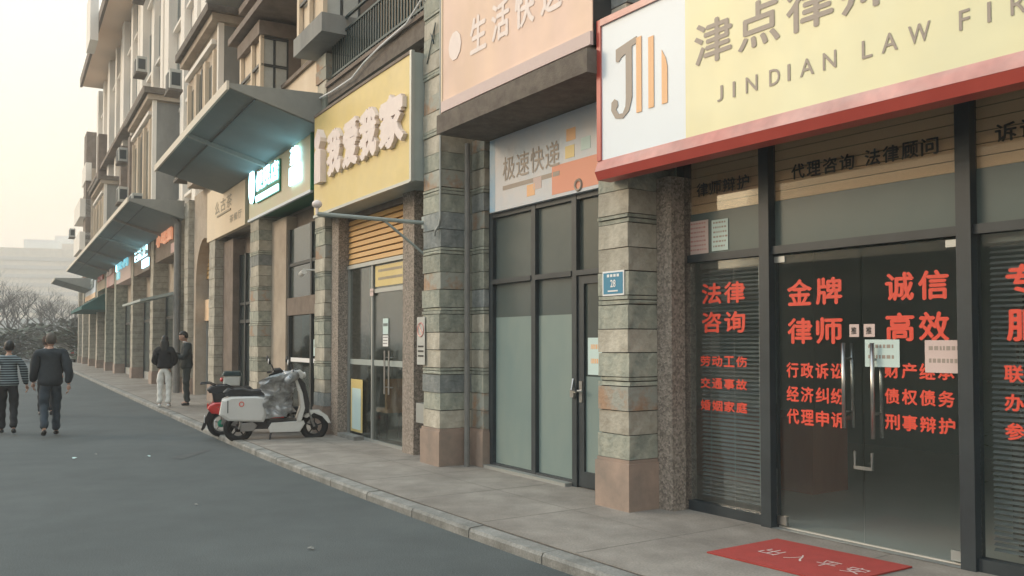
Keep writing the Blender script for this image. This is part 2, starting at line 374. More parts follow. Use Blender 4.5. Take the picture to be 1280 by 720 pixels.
def texts(b, txt, s_left, s_right, z0, z1, n, gap=.12, **k):
    m = len(txt); w = (s_right - s_left) / (m - gap * 1.0 if m > 1 else 1)
    for i, ch in enumerate(txt):
        if ch == ' ': continue
        text(b, ch, s_left + w * i, s_left + w * (i + 1 - gap) if m > 1 else s_right, z0, z1, n, **k)

# ================================================================== ground
ROAD = -.09
b = B(raw=True); b.add([(-900, -300, ROAD - .012), (900, -300, ROAD - .012), (900, 1500, ROAD - .012), (-900, 1500, ROAD - .012)], [(0, 1, 2, 3)])
build('ground', b, M['ground'], kind='structure')
def strip(b, s0, s1, n0, n1, z, step=1.0):
    k = max(1, int((s1 - s0) / step)); vs = []; fs = []
    for i in range(k + 1):
        s = s0 + (s1 - s0) * i / k; vs += [(s, n0, z), (s, n1, z)]
    for i in range(k): fs.append((2 * i, 2 * i + 1, 2 * i + 3, 2 * i + 2))
    b.add(vs, fs)
b = B(); strip(b, -14, 150, 2.0, 12.5, ROAD); build('road', b, M['asphalt'], kind='structure')
pave = B(); pave.box(-12, 68, -.6, 1.915, -.3, 0, step=1.0); pave = build('pavement', pave, M['paving'], kind='structure')
b = B(); b.box(-12, 68, 1.915, 1.945, -.3, -.004); build('joint_line', b, M['crack'], pave)
ss = -3.3
while ss < 24:
    b = B(); b.box(ss, ss + .010, .0, 1.91, -.01, .0012); build('joint_line', b, M['joint'], pave); ss += 1.28
b = B(); strip(b, -4, 26, .93, .942, .0016, .6); build('joint_line', b, M['joint'], pave)
b = B(raw=True); c_ = [W(*q, ROAD + .004) for q in ((9.1, 3.05), (9.9, 2.5), (10.05, 2.55), (9.35, 3.15))]; b.add([tuple(v) for v in c_], [(0, 1, 2, 3)]); props(build('road_patch', b, M['tar']), kind='structure')
kerb = bpy.data.objects.new('kerb', None); COL.objects.link(kerb); kerb.location = W(3, 2.0, ROAD); kerb['kind'] = 'structure'
s = -4.0
while s < 20:
    b = B(); e = s + .985; j = random.uniform(-.004, .004)
    b.prism([(1.945, -.25), (2.085, -.25), (2.085, -.03 + j), (2.07, -.006 + j), (1.945, 0.0 + j)], s, e, 0, step=.5)
    build('kerb_stone', b, M['kerb'], kerb); s += 1.0
b = B(); b.prism([(1.945, -.25), (2.085, -.25), (2.085, -.03), (2.07, -.006), (1.945, 0)], 20, 68, 0); build('kerb_run', b, M['kerb'], kerb)
# small litter and grit on the road
random.seed(3)
for i, (sx, nn) in enumerate(((10.2, 4.0), (9.6, 3.4), (3.3, 3.3), (9.9, 4.3), (5.6, 3.6))):
    b = B(raw=True); r = random.uniform(.02, .035); c = W(sx, nn, ROAD + .004)
    pts = [(r * random.uniform(.5, 1.3) * math.cos(t), r * random.uniform(.5, 1.2) * math.sin(t), random.uniform(.003, .02)) for t in [k * .9 for k in range(7)]]
    b.add([(p[0] + c.x, p[1] + c.y, p[2] + c.z) for p in pts] + [(c.x, c.y, c.z + .022)], [(k, (k + 1) % 7, 7) for k in range(7)])
    o = build('litter', b, M['paper'] if i % 2 else M['kerb'])
    props(o, 'small pale scrap of litter lying on the grey road', 'litter', 'scraps of litter on the road')

# ================================================================== the long row of buildings
front = thing('apartment_building', 'near part of the building row with slate pilasters, oriel windows and a dark railed balcony', 'building', 10, 0)
tall = thing('apartment_building', 'tall far part of the row with white plastered pilasters and a tan eaves soffit', 'building', 40, 0)
def part(name, par, m, *boxes, **kw):
    for x in boxes:
        b = B(); b.box(*x); o = build(name, b, M[m], par, **kw)
    return o
# inner walls and floors behind the shop windows
part('floor_slab', front, 'infloor', (-12, 24, -5.6, -.02, -.2, .012))
part('ceiling', front, 'inwall', (-12, 24, -5.6, -.0, 3.2, 3.3))
part('back_wall', front, 'inwall', (-12, 24, -5.8, -5.6, -.1, 3.3))
for ss in (-6.2, 5.75, 6.3, 10.55, 15.2, 19.6, 23.4): part('party_wall', front, 'inwall', (ss - .08, ss + .08, -5.59, -.1, .012, 3.19))
# wall above the shops
part('wall', front, 'stucco', (-12, 6.62, -.5, .05, 3.3, 5.72))
part('wall', front, 'stucco', (6.63, 10.6, -.5, .07, 3.3, 5.2))
part('wall', front, 'stucco', (10.61, 24, -.5, .05, 3.3, 5.72))
part('upper_wall', front, 'plaster_c', (-12, 6.6, -6, .02, 5.73, 14))
part('upper_wall', front, 'plaster_c', (6.6, 10.4, -6, -1.2, 5.73, 14))
part('upper_wall', front, 'plaster_c', (10.4, 17.7, -6, .0, 5.73, 14))
part('upper_wall', front, 'plaster_w', (17.7, 23, -6, .05, 5.73, 15))
# lintel band above the glazing
part('lintel', front, 'brown', (10.95, 14.8, -.1, .12, 3.72, 4.06), (15.6, 19.2, -.1, .12, 3.62, 4.0))

# slate pilasters ---------------------------------------------------
SL = ['slate_g', 'slate_b', 'slate_r', 'slate_d']
def block_mesh(w, d, h, k):
    j = lambda a: random.uniform(-a, a)
    q = .007
    pts = [(-w / 2 + j(q), -d + j(q), j(.002)), (w / 2 + j(q), -d + j(q), j(.002)), (w / 2 + j(q), 0, 0), (-w / 2 + j(q), 0, 0)]
    vs = [p for p in pts] + [(p[0] + j(.004), p[1] + j(.004) if p[1] < 0 else 0, h + j(.002)) for p in pts]
    vs.append((j(.1), -d - random.uniform(-.001, .006), h * random.uniform(.35, .65))); vs.append((w / 2 + random.uniform(-.001, .005), -d / 2, h * .5)); vs.append((-w / 2 - .003, -d / 2, h * .5))
    fs = [(3, 2, 1, 0), (4, 5, 6, 7), (2, 3, 7, 6), (0, 1, 8), (1, 5, 8), (5, 4, 8), (4, 0, 8), (1, 2, 9), (2, 6, 9), (6, 5, 9), (5, 1, 9), (3, 0, 10), (0, 4, 10), (4, 7, 10), (7, 3, 10)]
    return mkmesh('stone_block', vs, fs, M['slate_g'])
PCACHE = {}
def pilaster(s0, s1, n0, n1, ztop, par=front, base=True, z0=.0, single=True, warm=1.0):
    """a stone clad pilaster: core, granite plinth and every slate block a piece of its own"""
    w = s1 - s0; d = n1 - n0; sm = (s0 + s1) / 2
    b = B(); b.box(s0 + .02, s1 - .02, n0, n1 - .02, z0, ztop); core = build('pilaster', b, M['mortar'], par)
    minv = wm(core).inverted(); fr = frame_at(sm, n0)
    z = z0
    if base:
        b = B(); b.box(s0 - .025, s1 + .025, n0, n1 + .03, 0, .42); build('plinth', b, M['granite'], core)
        b = B(); b.box(s0 - .012, s1 + .012, n0, n1 + .015, .42, .452); build('plinth_cap', b, M['granite'], core)
        z = .456
    hs = [.212, .206, .214, .036, .030]
    k = 0; batch = B()
    while z < ztop - .03:
        h = min(hs[k % 5], ztop - z - .002)
        key = (round(w, 2), round(d, 2), round(h, 3), random.randint(0, 2))
        ms = 'slate_g' if k % 5 > 2 else random.choices(SL, [4.5, 4.2 * warm, 1.5 * warm, 1.0])[0]
        if single:
            if key not in PCACHE: PCACHE[key] = block_mesh(w, d, h, 0)
            o = bpy.data.objects.new('stone_block', PCACHE[key]); COL.objects.link(o); o.parent = core
            o.matrix_basis = minv @ fr @ Matrix.Translation((0, 0, z)) @ Matrix.Diagonal((random.uniform(.985, 1.015), random.uniform(.99, 1.02), 1, 1))
            o.material_slots[0].link = 'OBJECT'; o.material_slots[0].material = M[ms]
        else:
            batch.box(s0, s1, n0, n1 + random.uniform(0, .012), z, z + h)
        z += h + .008; k += 1
    if not single: build('stone_course', batch, M['slate_g' if random.random() < .5 else 'slate_b'], core, kind='stuff')
    return core
random.seed(12)
pilaster(2.75, 3.17, .0, .57, 5.7)
pilaster(6.15, 6.62, .0, .64, 7.6, warm=1.2)
pilaster(5.83, 6.12, .0, .22, 4.0, warm=1.2)
pilaster(10.42, 10.92, .0, .62, 6.3, warm=1.3)
pilaster(14.85, 15.55, .0, .60, 5.7, warm=1.3)
pilaster(19.25, 19.95, .0, .60, 5.7, warm=1.4, single=False)
pilaster(-4.9, -4.4, .0, .57, 5.7, single=False)
part('pebble_pier', front, 'pebble', (2.55, 2.74, -.06, .24, 0, 3.0))
part('pebble_pier', front, 'pebble', (7.3, 7.66, .0, .45, 0, 3.6))
part('pebble_pier', front, 'pebble', (10.05, 10.38, .0, .52, 0, 3.7))
part('pebble_pier', front, 'stucco', (13.75, 14.83, .0, .33, 0, 4.0))
part('pebble_pier', front, 'brown', (18.15, 19.23, .0, .40, 0, 4.0))
for s0, s1 in ((23.0, 23.6), (24.4, 25.0), (29.9, 30.6), (35.6, 36.3), (42.1, 42.9), (46.7, 47.4), (51.8, 52.6), (57, 57.8), (62.4, 63.2), (66.6, 67.3)):
    pilaster(s0, s1, .0, .6, 5.6, par=tall, single=False, warm=1.5)
# downpipe beside pilaster
b = B(); b.tube([(5.99, .36, .0), (5.99, .36, 3.93)], .035, 10); o = build('drainpipe', b, M['pipe']); props(o, 'straight grey drainpipe between the two stone pilasters left of the parcel shop', 'pipe')

# brown ledge over the parcel shop
b = B(); b.box(2.95, 5.80, .0, .88, 3.94, 4.16); b.box(3.0, 5.80, .0, .80, 4.16, 4.2); build('ledge', b, M['ledge'], front)
# balcony between pilasters B and C
part('balcony_slab', front, 'ledge', (6.64, 10.4, -1.2, .6, 5.42, 5.74), (6.64, 10.4, -.3, .42, 5.2, 5.42))
balc = part('balcony_floor_edge', front, 'brown', (6.64, 10.4, .6, .64, 5.68, 5.74))
b = B()
for z in (6.62, 6.42, 5.84): b.box(6.66, 10.38, .52, .56, z, z + .035)
rl = build('railing', b, M['rail'], front)
s = 6.72
while s < 10.38:
    b = B(); big = abs((s - 6.72) % 1.2) < .06
    r = .028 if big else .011
    b.box(s - r, s + r, .54 - r, .54 + r, 5.74, 6.66 if big else 6.43); build('baluster', b, M['rail'], rl); s += .1
part('balcony_back', front, 'plaster_g', (6.64, 10.38, -1.19, -1.16, 5.75, 8.6))
for a in (6.9, 8.3):
    w = part('window', front, 'film_d', (a, a + 1.2, -1.155, -1.13, 5.95, 8.1)); part('frame', w, 'frame_d', (a, a + .06, -1.13, -1.09, 5.95, 8.1), (a + .57, a + .63, -1.13, -1.09, 5.95, 8.1), (a + 1.14, a + 1.2, -1.13, -1.09, 5.95, 8.1))
# white cable sagging over the slab edge
b = B(); b.tube([(6.3, .70, 5.95), (7.1, .67, 5.70), (8.0, .66, 5.66), (8.6, .66, 5.60), (9.1, .66, 5.50), (10.0, .66, 5.52), (10.7, .67, 5.56)], .013, 6)
o = build('cable', b, M['t_white']); props(o, 'white cable sagging along the brown balcony edge', 'cable')
# parapet and wall between oriels
part('parapet', front, 'plaster_c', (11.25, 13.95, .05, .34, 5.73, 6.58))
part('coping', front, 'brown', (11.2, 13.98, .02, .40, 6.58, 6.66))
w = part('window', front, 'film_d', (11.7, 12.6, .0, .03, 6.3, 7.7)); part('frame', w, 'frame_d', (11.66, 11.72, .03, .06, 6.25, 7.75), (12.58, 12.64, .03, .06, 6.25, 7.75), (12.12, 12.17, .03, .05, 6.3, 7.7))
# oriel bay windows
def oriel(s0, s1, n1, zb, zt, band):
    b = B(); b.box(s0 + .25, s1 - .1, .0, n1 - .06, zb, zt); o = build('oriel_window', b, M['plaster_c'], front)
    # dark frame and panes on the near side face, facing down the street
    fr = B(); pn = []
    nb = n1 * .32
    for i in range(3):
        z0 = zb + (zt - zb) * i / 3; z1 = zb + (zt - zb) * (i + 1) / 3
        for j in range(2):
            a0 = nb + (n1 - nb) * j / 2; a1 = nb + (n1 - nb) * (j + 1) / 2
            q = B(); q.box(s0 + .03, s0 + .24, a0 + .02, a1 - .02, z0 + .02, z1 - .03); build('pane', q, M['ac'], o)
        fr.box(s0, s0 + .03, nb, n1, z0 - .03, z0 + .02)
    fr.box(s0, s0 + .03, nb, n1, zt - .06, zt)
    for a in (nb, nb + (n1 - nb) / 2): fr.box(s0 + .004, s0 + .034, a, a + .03, zb, zt)
    build('frame', fr, M['frame_d'], o)
    part('pier', o, 'brown', (s0 + .002, s0 + .25, .0, nb - .002, zb - .1, zt + .3))
    part('mullion', o, 'plaster_c', (s0, s0 + .12, n1 - .05, n1 + .02, zb, zt), (s0 + .7, s0 + .8, n1 - .05, n1 + .02, zb, zt), (s1 - .12, s1, n1 - .05, n1 + .02, zb, zt))
    for k in range(3):
        zz = zb + (zt - zb) * k / 3
        part('rail_bar', o, 'frame_d', (s0 + .12, s1 - .12, n1 - .03, n1 + .01, zz, zz + .05))
    part('lintel_band', o, 'brown', (s0 - .05, s1 + .05, .0, n1 + .06, zt, zt + .28))
    part('sill_band', o, band, (s0 - .06, s1 + .06, .0, n1 + .06, zb - .3, zb))
oriel(9.75, 11.15, .88, 6.66, 8.2, 'plaster_g')
oriel(13.95, 15.75, .80, 5.86, 7.62, 'plaster_g')
part('cornice', front, 'brown', (11.3, 16.1, .0, 1.0, 7.98, 8.12), (11.3, 16.1, .0, .72, 8.32, 8.46))
part('cornice', front, 'stucco', (11.3, 16.1, .0, .84, 8.12, 8.32), (11.3, 16.1, .0, .6, 8.46, 8.75))
part('cornice', front, 'brown', (11.2, 16.2, .0, .75, 8.75, 8.9), (9.3, 17.7, .0, .5, 9.3, 9.45))
part('small_roof', front, 'alu', (15.9, 17.4, .0, 1.25, 9.35, 9.45))
# projecting bays with arched windows
def arch_pts(s0, s1, z0, z1, n=10):
    r = (s1 - s0) / 2; c = (s0 + s1) / 2
    return [(s0, z0), (s1, z0)] + [(c + r * math.cos(math.pi * i / n), z1 - r + r * math.sin(math.pi * i / n)) for i in range(n + 1)]
def bay(par, s0, s1, n1, zt, top):
    b = B(); b.box(s0, s1, .0, n1, 5.73, zt); o = build('projecting_bay', b, M['stucco'], par)
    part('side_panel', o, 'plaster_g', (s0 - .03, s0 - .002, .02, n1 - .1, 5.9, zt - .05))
    part('corner_strip', o, 'plaster_w', (s0 - .05, s0 + .12, n1 - .1, n1 + .03, 5.73, zt))
    part('cornice', o, 'ledge', (s0 - .25, s1 + .25, .0, n1 + .32, zt + .18, zt + .38))
    part('cornice', o, 'stucco', (s0 - .15, s1 + .15, .0, n1 + .2, zt, zt + .18))
    part('moulding', o, 'plaster_w', (s0 + .3, s1 - .1, n1, n1 + .12, zt - .42, zt - .3))
    w = (s1 - s0)
    for i in range(3):
        a = s0 + .3 + i * (w - .5) / 3; e = a + (w - .5) / 3 - .32
        q = B(); q.prism([(p[0], p[1]) for p in arch_pts(a, e, 6.2, zt - (.5 if i == 1 else .75))], n1 + .005, n1 + .02, 1) if i == 1 else q.box(a + .15, e - .1, n1 + .005, n1 + .02, 6.2, zt - .8)
        wi = build('window', q, M['film_d'], o)
        part('jamb', wi, 'plaster_c', (a - .12, a - .01, n1, n1 + .1, 6.0, zt - .6), (e + .01, e + .12, n1, n1 + .1, 6.0, zt - .6))
        if i == 1: part('mullion', wi, 'frame_d', ((a + e) / 2 - .03, (a + e) / 2 + .03, n1 + .02, n1 + .05, 6.2, zt - .6))
    if top:
        part('upper_bay', o, 'plaster_w', (s0 + .02, s1 - 1.2, .0, n1 - .1, zt + .38, 15))
bay(front, 17.75, 21.8, .85, 9.05, True)
bay(tall, 27.8, 33.0, .95, 9.6, False)
bay(tall, 44.5, 50.0, .95, 9.4, False)

# the tall white part ------------------------------------------------
TOP = 17.3
part('wall', tall, 'plaster_w', (23.0, 60.5, -7, -.02, 5.6, TOP))
part('wall', tall, 'stucco', (24.0, 66.5, -.5, .1, 3.2, 5.7))
part('shop_back', tall, 'dark', (24.0, 66.5, -2.0, -1.8, .0, 3.2))
x = 22.2; i = 0
while x < 59:
    w = (.95, .6, .7)[i % 3]; nn = (.30, .14, .20)[i % 3]
    part('white_pilaster', tall, 'plaster_w', (x, x + w, -.01, nn, 5.62, TOP - .02)); x += w
    g = (1.5, 1.3, 1.9)[i % 3]
    for fl in range(4):
        z0 = 6.3 + fl * 3.1
        if random.random() < .9 and not (27.5 < x < 33.3 and fl < 2) and x + g < 60.4:
            wi = part('window', tall, 'film_d', (x + .2, x + g - .2, -.015, .02, z0, z0 + 1.9))
            part('frame', wi, 'alu', (x + .2, x + .26, .02, .05, z0, z0 + 1.9), (x + g / 2 - .03, x + g / 2 + .03, .02, .05, z0, z0 + 1.9), (x + g - .26, x + g - .2, .02, .05, z0, z0 + 1.9))
            part('sill', wi, 'plaster_w', (x + .1, x + g - .1, .0, .16, z0 - .1, z0 - .002))
    x += g; i += 1
part('floor_band', tall, 'brown', (33.5, 66.5, .0, .58, 11.4, 11.6), (33.5, 66.5, .0, .62, 5.7, 5.95))
part('brown_pier', tall, 'brown', (34.2, 34.9, .0, .62, 5.95, 10.2), (37.3, 38.0, .0, .62, 5.95, 10.4), (40.6, 41.3, .0, .62, 5.95, 10.6), (52, 53.0, .0, .66, 5.95, 13.5), (61, 63.0, .0, .66, 5.95, 15.5))
sof = part('roof_soffit', tall, 'plaster_t', (24, 56.5, -7, 1.25, TOP, TOP + .14))
part('roof_edge', tall, 'brown', (24, 56.6, 1.25, 1.38, TOP - .05, TOP + .5)); part('roof', tall, 'brown', (24, 56.5, -7, 1.25, TOP + .14, TOP + .5))
part('end_box', tall, 'plaster_w', (44, 46.4, 1.38, 1.75, TOP - .9, TOP + 1.6)); part('end_turret', tall, 'stucco', (60.6, 67.0, -5, .35, 5.6, 13.0))
part('end_balcony', tall, 'plaster_w', (61, 66.8, .35, 1.0, 7.6, 8.8), (61, 66.8, .35, 1.0, 9.8, 11.0), (60.8, 64, .35, .7, 12.2, 13.4))

# ================================================================== canopies
def canopy(s0, s1, ne, zt, label, bars, nb=.62, thick=.55, drop=.0):
    o = thing('canopy', label, 'canopy', (s0 + s1) / 2, nb, zt - thick, 'wedge canopies over the shops')
    b = B(); b.prism([(nb, zt), (ne, zt - .05), (ne, zt - .12), (nb, zt - thick)], s0, s1, 0); build('panel', b, M['roofp'], o)
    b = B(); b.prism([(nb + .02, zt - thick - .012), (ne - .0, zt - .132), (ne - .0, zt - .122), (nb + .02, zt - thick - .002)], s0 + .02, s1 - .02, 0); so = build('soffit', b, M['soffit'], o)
    b = B()
    m = (s0 + .02, s1 - .02); c = (nb + ne) / 2 + .35; zc = zt - .132 - (thick - .12) * (ne - c) / (ne - nb) - .012
    b.box(m[0], m[1], c - .01, c + .01, zc - .01, zc + .012); build('seam', b, M['frame_d'], so)
    b = B(); b.prism([(ne, zt - .02), (ne + .04, zt - .02), (ne + .04, zt - .16), (ne, zt - .16)], s0 - .02, s1 + .02, 0); build('fascia', b, M['fascia'], o)
    for k in bars:
        b = B(); b.prism([(nb + .02, zt - thick - .10), (ne, zt - .20), (ne, zt - .128), (nb + .02, zt - thick - .0)], k - .05, k + .05, 0); build('support_bar', b, M['roofp'], o)
    return o
canopy(10.6, 18.3, 2.14, 5.64, 'nearest grey wedge canopy jutting over the green pharmacy style sign', [14.1])
canopy(23.6, 53.0, 2.14, 5.66, 'long grey wedge canopy over the row of lit signs beyond the arch', [27.7, 33, 38.5, 45])
canopy(56.0, 61.0, 2.6, 5.4, 'farthest small grey wedge canopy at the end of the row', [], thick=.7)

# ================================================================== shopfronts
def frame_bars(o, m, bars, name='frame'):
    for x in bars: part(name, o, m, x)
def shopfront(name, label, s0, s1, n, grp='glazed shopfronts along the pavement'):
    return thing(name, label, 'shopfront', (s0 + s1) / 2, n, 0, grp)
D = .09
# --- law office
law = shopfront('shopfront', 'widest glass shopfront with slate blue frames and red Chinese lettering on its doors', -1.7, 2.65, 0)
def fr(o, *x, m='frame'):
    for q in x: part('frame_bar', o, m, q)
mull = [(2.55, 2.64), (1.60, 1.70), (-.055, .045), (-1.75, -1.65)]
for a, e in mull: fr(law, (a, e, -.05, .078, 0, 3.3))
for i in range(3):
    s1_, s0_ = mull[i][0] - .002, mull[i + 1][1] + .002
    fr(law, (s0_, s1_, -.045, .046, 2.225, 2.29), (s0_, s1_, -.045, .046, 3.16, 3.28))
    if i != 1:
        fr(law, (s0_, s1_, -.045, .046, .0, .085))
        part('glass_pane', law, 'glass', (s0_, s1_, -.004, .004, .085, 2.225))
    g = part('glass_pane', law, 'film_l', (s0_, s1_, -.012, -.004, 2.29, 2.665))
    # timber slat band behind the upper glass
    for k in range(6):
        z = 2.668 + k * .083
        part('timber_slat', law, 'timber', (s0_, s1_, -.03, -.012 + (k % 2) * .0, z, z + .076))
    part('band_backing', law, 'dark', (s0_, s1_, -.05, -.032, 2.66, 3.17))
    part('glass_pane', law, 'glass_n', (s0_, s1_, -.002, .004, 2.667, 3.16))
# double doors
for a, e in ((1.598, .812), (.800, .047)):
    d = part('door', law, 'glass', (e, a, -.006, .006, .025, 2.21))
    lo = B(); lo.box(a - .105 if a > 1 else e + .0, a if a > 1 else e + .105, -.014, .014, 2.155, 2.205)
    build('top_patch', lo, M['alu'], d)
    lo = B(); lo.box(a - .10 if a > 1 else e + .0, a - .01 if a > 1 else e + .1, -.014, .014, .03, .10); build('floor_patch', lo, M['steel'] if a > 1 else M['alu'], d)
    hs = .93 if a > 1 else .69
    for nn in (.055, -.055):
        b = B(); b.tube([(hs, nn, .86 if a > 1 else .80), (hs, nn, 1.50)], .016, 10); build('handle', b, M['steel'], d, smooth=True)
    b = B()
    for z in (.98, 1.38): b.tube([(hs, -.055, z), (hs, .055, z)], .010, 8)
    build('handle_post', b, M['steel'], d)
    ps = (.855, .90) if a > 1 else (.70, .745)
    p = part('push_plate', d, 'paper_p', ((a > 1) * .825 + (a <= 1) * .695, (a > 1) * .905 + (a <= 1) * .785, .007, .011, 1.545, 1.64))
    b = B(); c0 = .89 if a > 1 else .765
    text(b, '推', c0, c0 - .045, 1.565, 1.62, .0125, off=.02); build('lettering', b, M['t_black'], d)
b = B(); b.tube([(.83, .07, .70), (.83, .07, .58), (.69, .07, .58), (.69, .07, .70)], .011, 8); b.box(.685, .835, .058, .082, .57, .595)
o = build('lock', b, M['steel']); props(o, 'steel bicycle lock hanging on the long handles of the glass double doors', 'lock')
b = B(); strip(b, .05, 1.6, .005, .075, .004, .5); build('threshold', b, M['alu'], law)
def letter(o, rows, m='t_red', n=.0075, off=.03):
    for txt, sl, sr, z0, z1 in rows:
        b = B(); texts(b, txt, sl, sr, z0, z1, n, off=off); build('lettering', b, M[m], o)
letter(law, [('法律', 2.41, 1.91, 1.84, 2.03), ('咨询', 2.41, 1.91, 1.585, 1.775), ('劳动工伤', 2.43, 1.895, 1.29, 1.385), ('交通事故', 2.43, 1.895, 1.095, 1.19), ('婚姻家庭', 2.43, 1.895, .90, .995)], off=.035)
letter(law, [('金牌', 1.475, .965, 1.795, 2.01), ('律师', 1.475, .965, 1.49, 1.70), ('行政诉讼', 1.49, .955, 1.22, 1.345), ('经济纠纷', 1.49, .955, 1.03, 1.155), ('代理申诉', 1.49, .955, .85, .975)], off=.035)
letter(law, [('诚信', .61, .135, 1.80, 2.01), ('高效', .61, .135, 1.51, 1.72), ('财产继承', .625, .105, 1.245, 1.36), ('债权债务', .625, .105, 1.06, 1.175), ('刑事辩护', .625, .105, .875, .99)], off=.035)
letter(law, [('专业', -.24, -.72, 1.80, 2.01), ('服务', -.24, -.72, 1.51, 1.72), ('联系我们', -.22, -.76, 1.245, 1.36), ('办理案件', -.22, -.76, 1.06, 1.175), ('参与诉讼', -.22, -.76, .875, .99)], off=.035)
letter(law, [('律师辩护', 2.46, 1.85, 2.81, 2.935), ('代理咨询', 1.42, .845, 2.81, 2.935), ('法律顾问', .76, .19, 2.81, 2.935), ('诉讼仲裁', -.19, -.8, 2.81, 2.935)], 't_black', .012, off=.03)
# venetian blinds behind the side panes
def blind(s0, s1, label):
    o = thing('venetian_blind', label, 'blind', (s0 + s1) / 2, -.12, .1)
    b = B(); z = .12
    while z < 2.16:
        b.prism([(-.135, z + .017), (-.11, z), (-.1095, z + .0015), (-.1345, z + .0185)], s0, s1, 0); z += .036
    build('slat', b, M['blind'], o, kind='stuff')
    b = B(); b.box(s0, s1, -.15, -.10, 2.17, 2.215); build('head_rail', b, M['alu'], o)
    for q in (.15, .5, .85):
        b = B(); ss = s0 + (s1 - s0) * q; b.box(ss - .004, ss + .004, -.108, -.106, .11, 2.17); build('ladder_cord', b, M['alu'], o)
blind(1.74, 2.53, 'grey venetian blind behind the narrow left window of the law office')
blind(-1.62, -.08, 'grey venetian blind behind the window right of the glass double doors')
# notices
def notice(s0, s1, z0, z1, n, m, label, rows=4, tm='t_grey', name='notice'):
    b = B(); b.box(s0, s1, n, n + .002, z0, z1); o = build(name, b, M[m]); props(o, label, 'notice')
    b = B(); random.seed(int(s0 * 100))
    for k in range(rows):
        z = z1 - (z1 - z0) * (k + .8) / (rows + .6); h = (z1 - z0) / (rows + 1) * .38; x = s1 - (s1 - s0) * .1
        while x > s0 + (s1 - s0) * .15:
            w = random.uniform(.012, .03); b.box(x - w, x, n + .0022, n + .003, z, z + h); x -= w + .01
    build('print', b, M[tm], o); return o
notice(.50, .775, 1.325, 1.525, .012, 'paper', 'pale blue notice taped to the glass door below its push plate', 2)
notice(.02, .31, 1.295, 1.52, .012, 'paper_p', 'pinkish notice on the right glass door below the red word for efficient', 2)
notice(2.33, 2.57, 2.30, 2.60, .0, 'paper_p', 'faded reddish notice in the top left corner window above the blinds', 7, 'red_hi')
notice(2.10, 2.29, 2.31, 2.585, .0, 'paper', 'faded bluish price list in the top left window beside the reddish notice', 6, 't_grey')
# inside the law office
b = B(); b.box(2.35, 4.2, -2.0, -1.45, .012, .72); b.box(2.3, 4.25, -2.05, -1.40, .72, .76); o = build('counter', b, M['wood_r']); props(o, 'red brown wooden reception counter seen through the glass doors', 'counter')
b = B(); b.box(-1.8, .9, -3.1, -2.6, .012, .74); o = build('desk', b, M['dark']); props(o, 'long dark desk deep inside the law office', 'desk')
o = thing('wall_shelf', 'dark wall shelves with files at the back of the law office', 'shelf', .9, -5.5, 1.0)
for z in (1.25, 1.65, 2.05): part('shelf_board', o, 'frame_d', (.1, 2.2, -5.6, -5.25, z, z + .04))
for a in (.1, 2.16): part('upright', o, 'frame_d', (a, a + .04, -5.6, -5.25, .2, 2.3))
o = thing('reflected_panes', 'dim pale panes inside the law office standing in for a window reflected in its glass', 'window', 1.2, -5.55, 1.6)  # panes modelled in place of a window grid reflected in the shop glass
for a in (.7, 1.55):
    for z in (1.75, 2.35): part('pane', o, 'paper', (a, a + .7, -5.59, -5.57, z, z + .5))
o = thing('picture_frame', 'dark framed board leaning inside by the right door post', 'frame', .15, -.8, .02)
part('board', o, 'inwall', (-.5, .1, -.9, -.88, .1, .85)); part('rim', o, 'frame_d', (-.55, .15, -.88, -.85, .04, .1), (.1, .15, -.88, -.85, .1, .9), (-.55, -.5, -.88, -.85, .1, .9))
def leafy(name, label, cat, loc, h, r, nleaf, seed, m='leaf', group=None, lo=.25):
    random.seed(seed); o = wthing(name, label, cat, loc, 0, group)
    b = B(raw=True); b.tube([(0, 0, 0), (.02, 0, h * .5), (0, .02, h * .9)], .02, 6, .008); build('trunk', b, M['bark'], o)
    b = B(raw=True)
    for i in range(nleaf):
        t = random.uniform(lo, 1); a = random.uniform(0, 6.28); rr = r * math.sqrt(random.random()) * (1.1 - t * .5)
        c = Vector((rr * math.cos(a), rr * math.sin(a), h * t)); L = r * random.uniform(.25, .45)
        d = Vector((math.cos(a), math.sin(a), random.uniform(-.4, .6))).normalized(); w = d.cross(Vector((0, 0, 1))).normalized() * L * .3
        b.add([c, c + d * L * .5 + w, c + d * L, c + d * L * .5 - w], [(0, 1, 2, 3)])
    build('foliage', b, M[m], o); return o
leafy('potted_plant', 'leafy green pot plant behind the right glass door', 'plant', W(-.05, -.55, .012), 1.75, .24, 160, 5)

# --- law sign
sg = thing('sign_box', 'big yellow law firm sign in a red frame with JM style logo', 'sign', 1, .1, 2.97, 'shop signs')
part('box', sg, 'frame_d', (-3.4, 2.9, .08, .74, 3.14, 4.38))
part('logo_panel', sg, 'banner_w', (1.86, 2.9, .741, .75, 3.14, 4.36)); part('text_panel', sg, 'banner_y', (-3.4, 1.86, .741, .75, 3.14, 4.36))
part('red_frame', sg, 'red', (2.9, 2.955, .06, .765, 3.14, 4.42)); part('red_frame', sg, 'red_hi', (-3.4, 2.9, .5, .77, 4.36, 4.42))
b = B(); b.prism([(.60, 3.14), (.752, 3.14), (.79, 3.04), (.60, 3.04)], -3.4, 2.955, 0, step=.5); build('red_flange', b, M['red_hi'], sg)  # upper strip coloured paler, as if its tilted face catches the sky
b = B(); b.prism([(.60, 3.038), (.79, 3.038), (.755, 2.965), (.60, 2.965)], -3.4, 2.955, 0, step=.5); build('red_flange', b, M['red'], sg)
b = B(); texts(b, '津点律师事务所', 1.76, -1.28, 3.675, 4.02, .753, off=.022)
build('lettering', b, M['t_grey'], sg)
b = B()
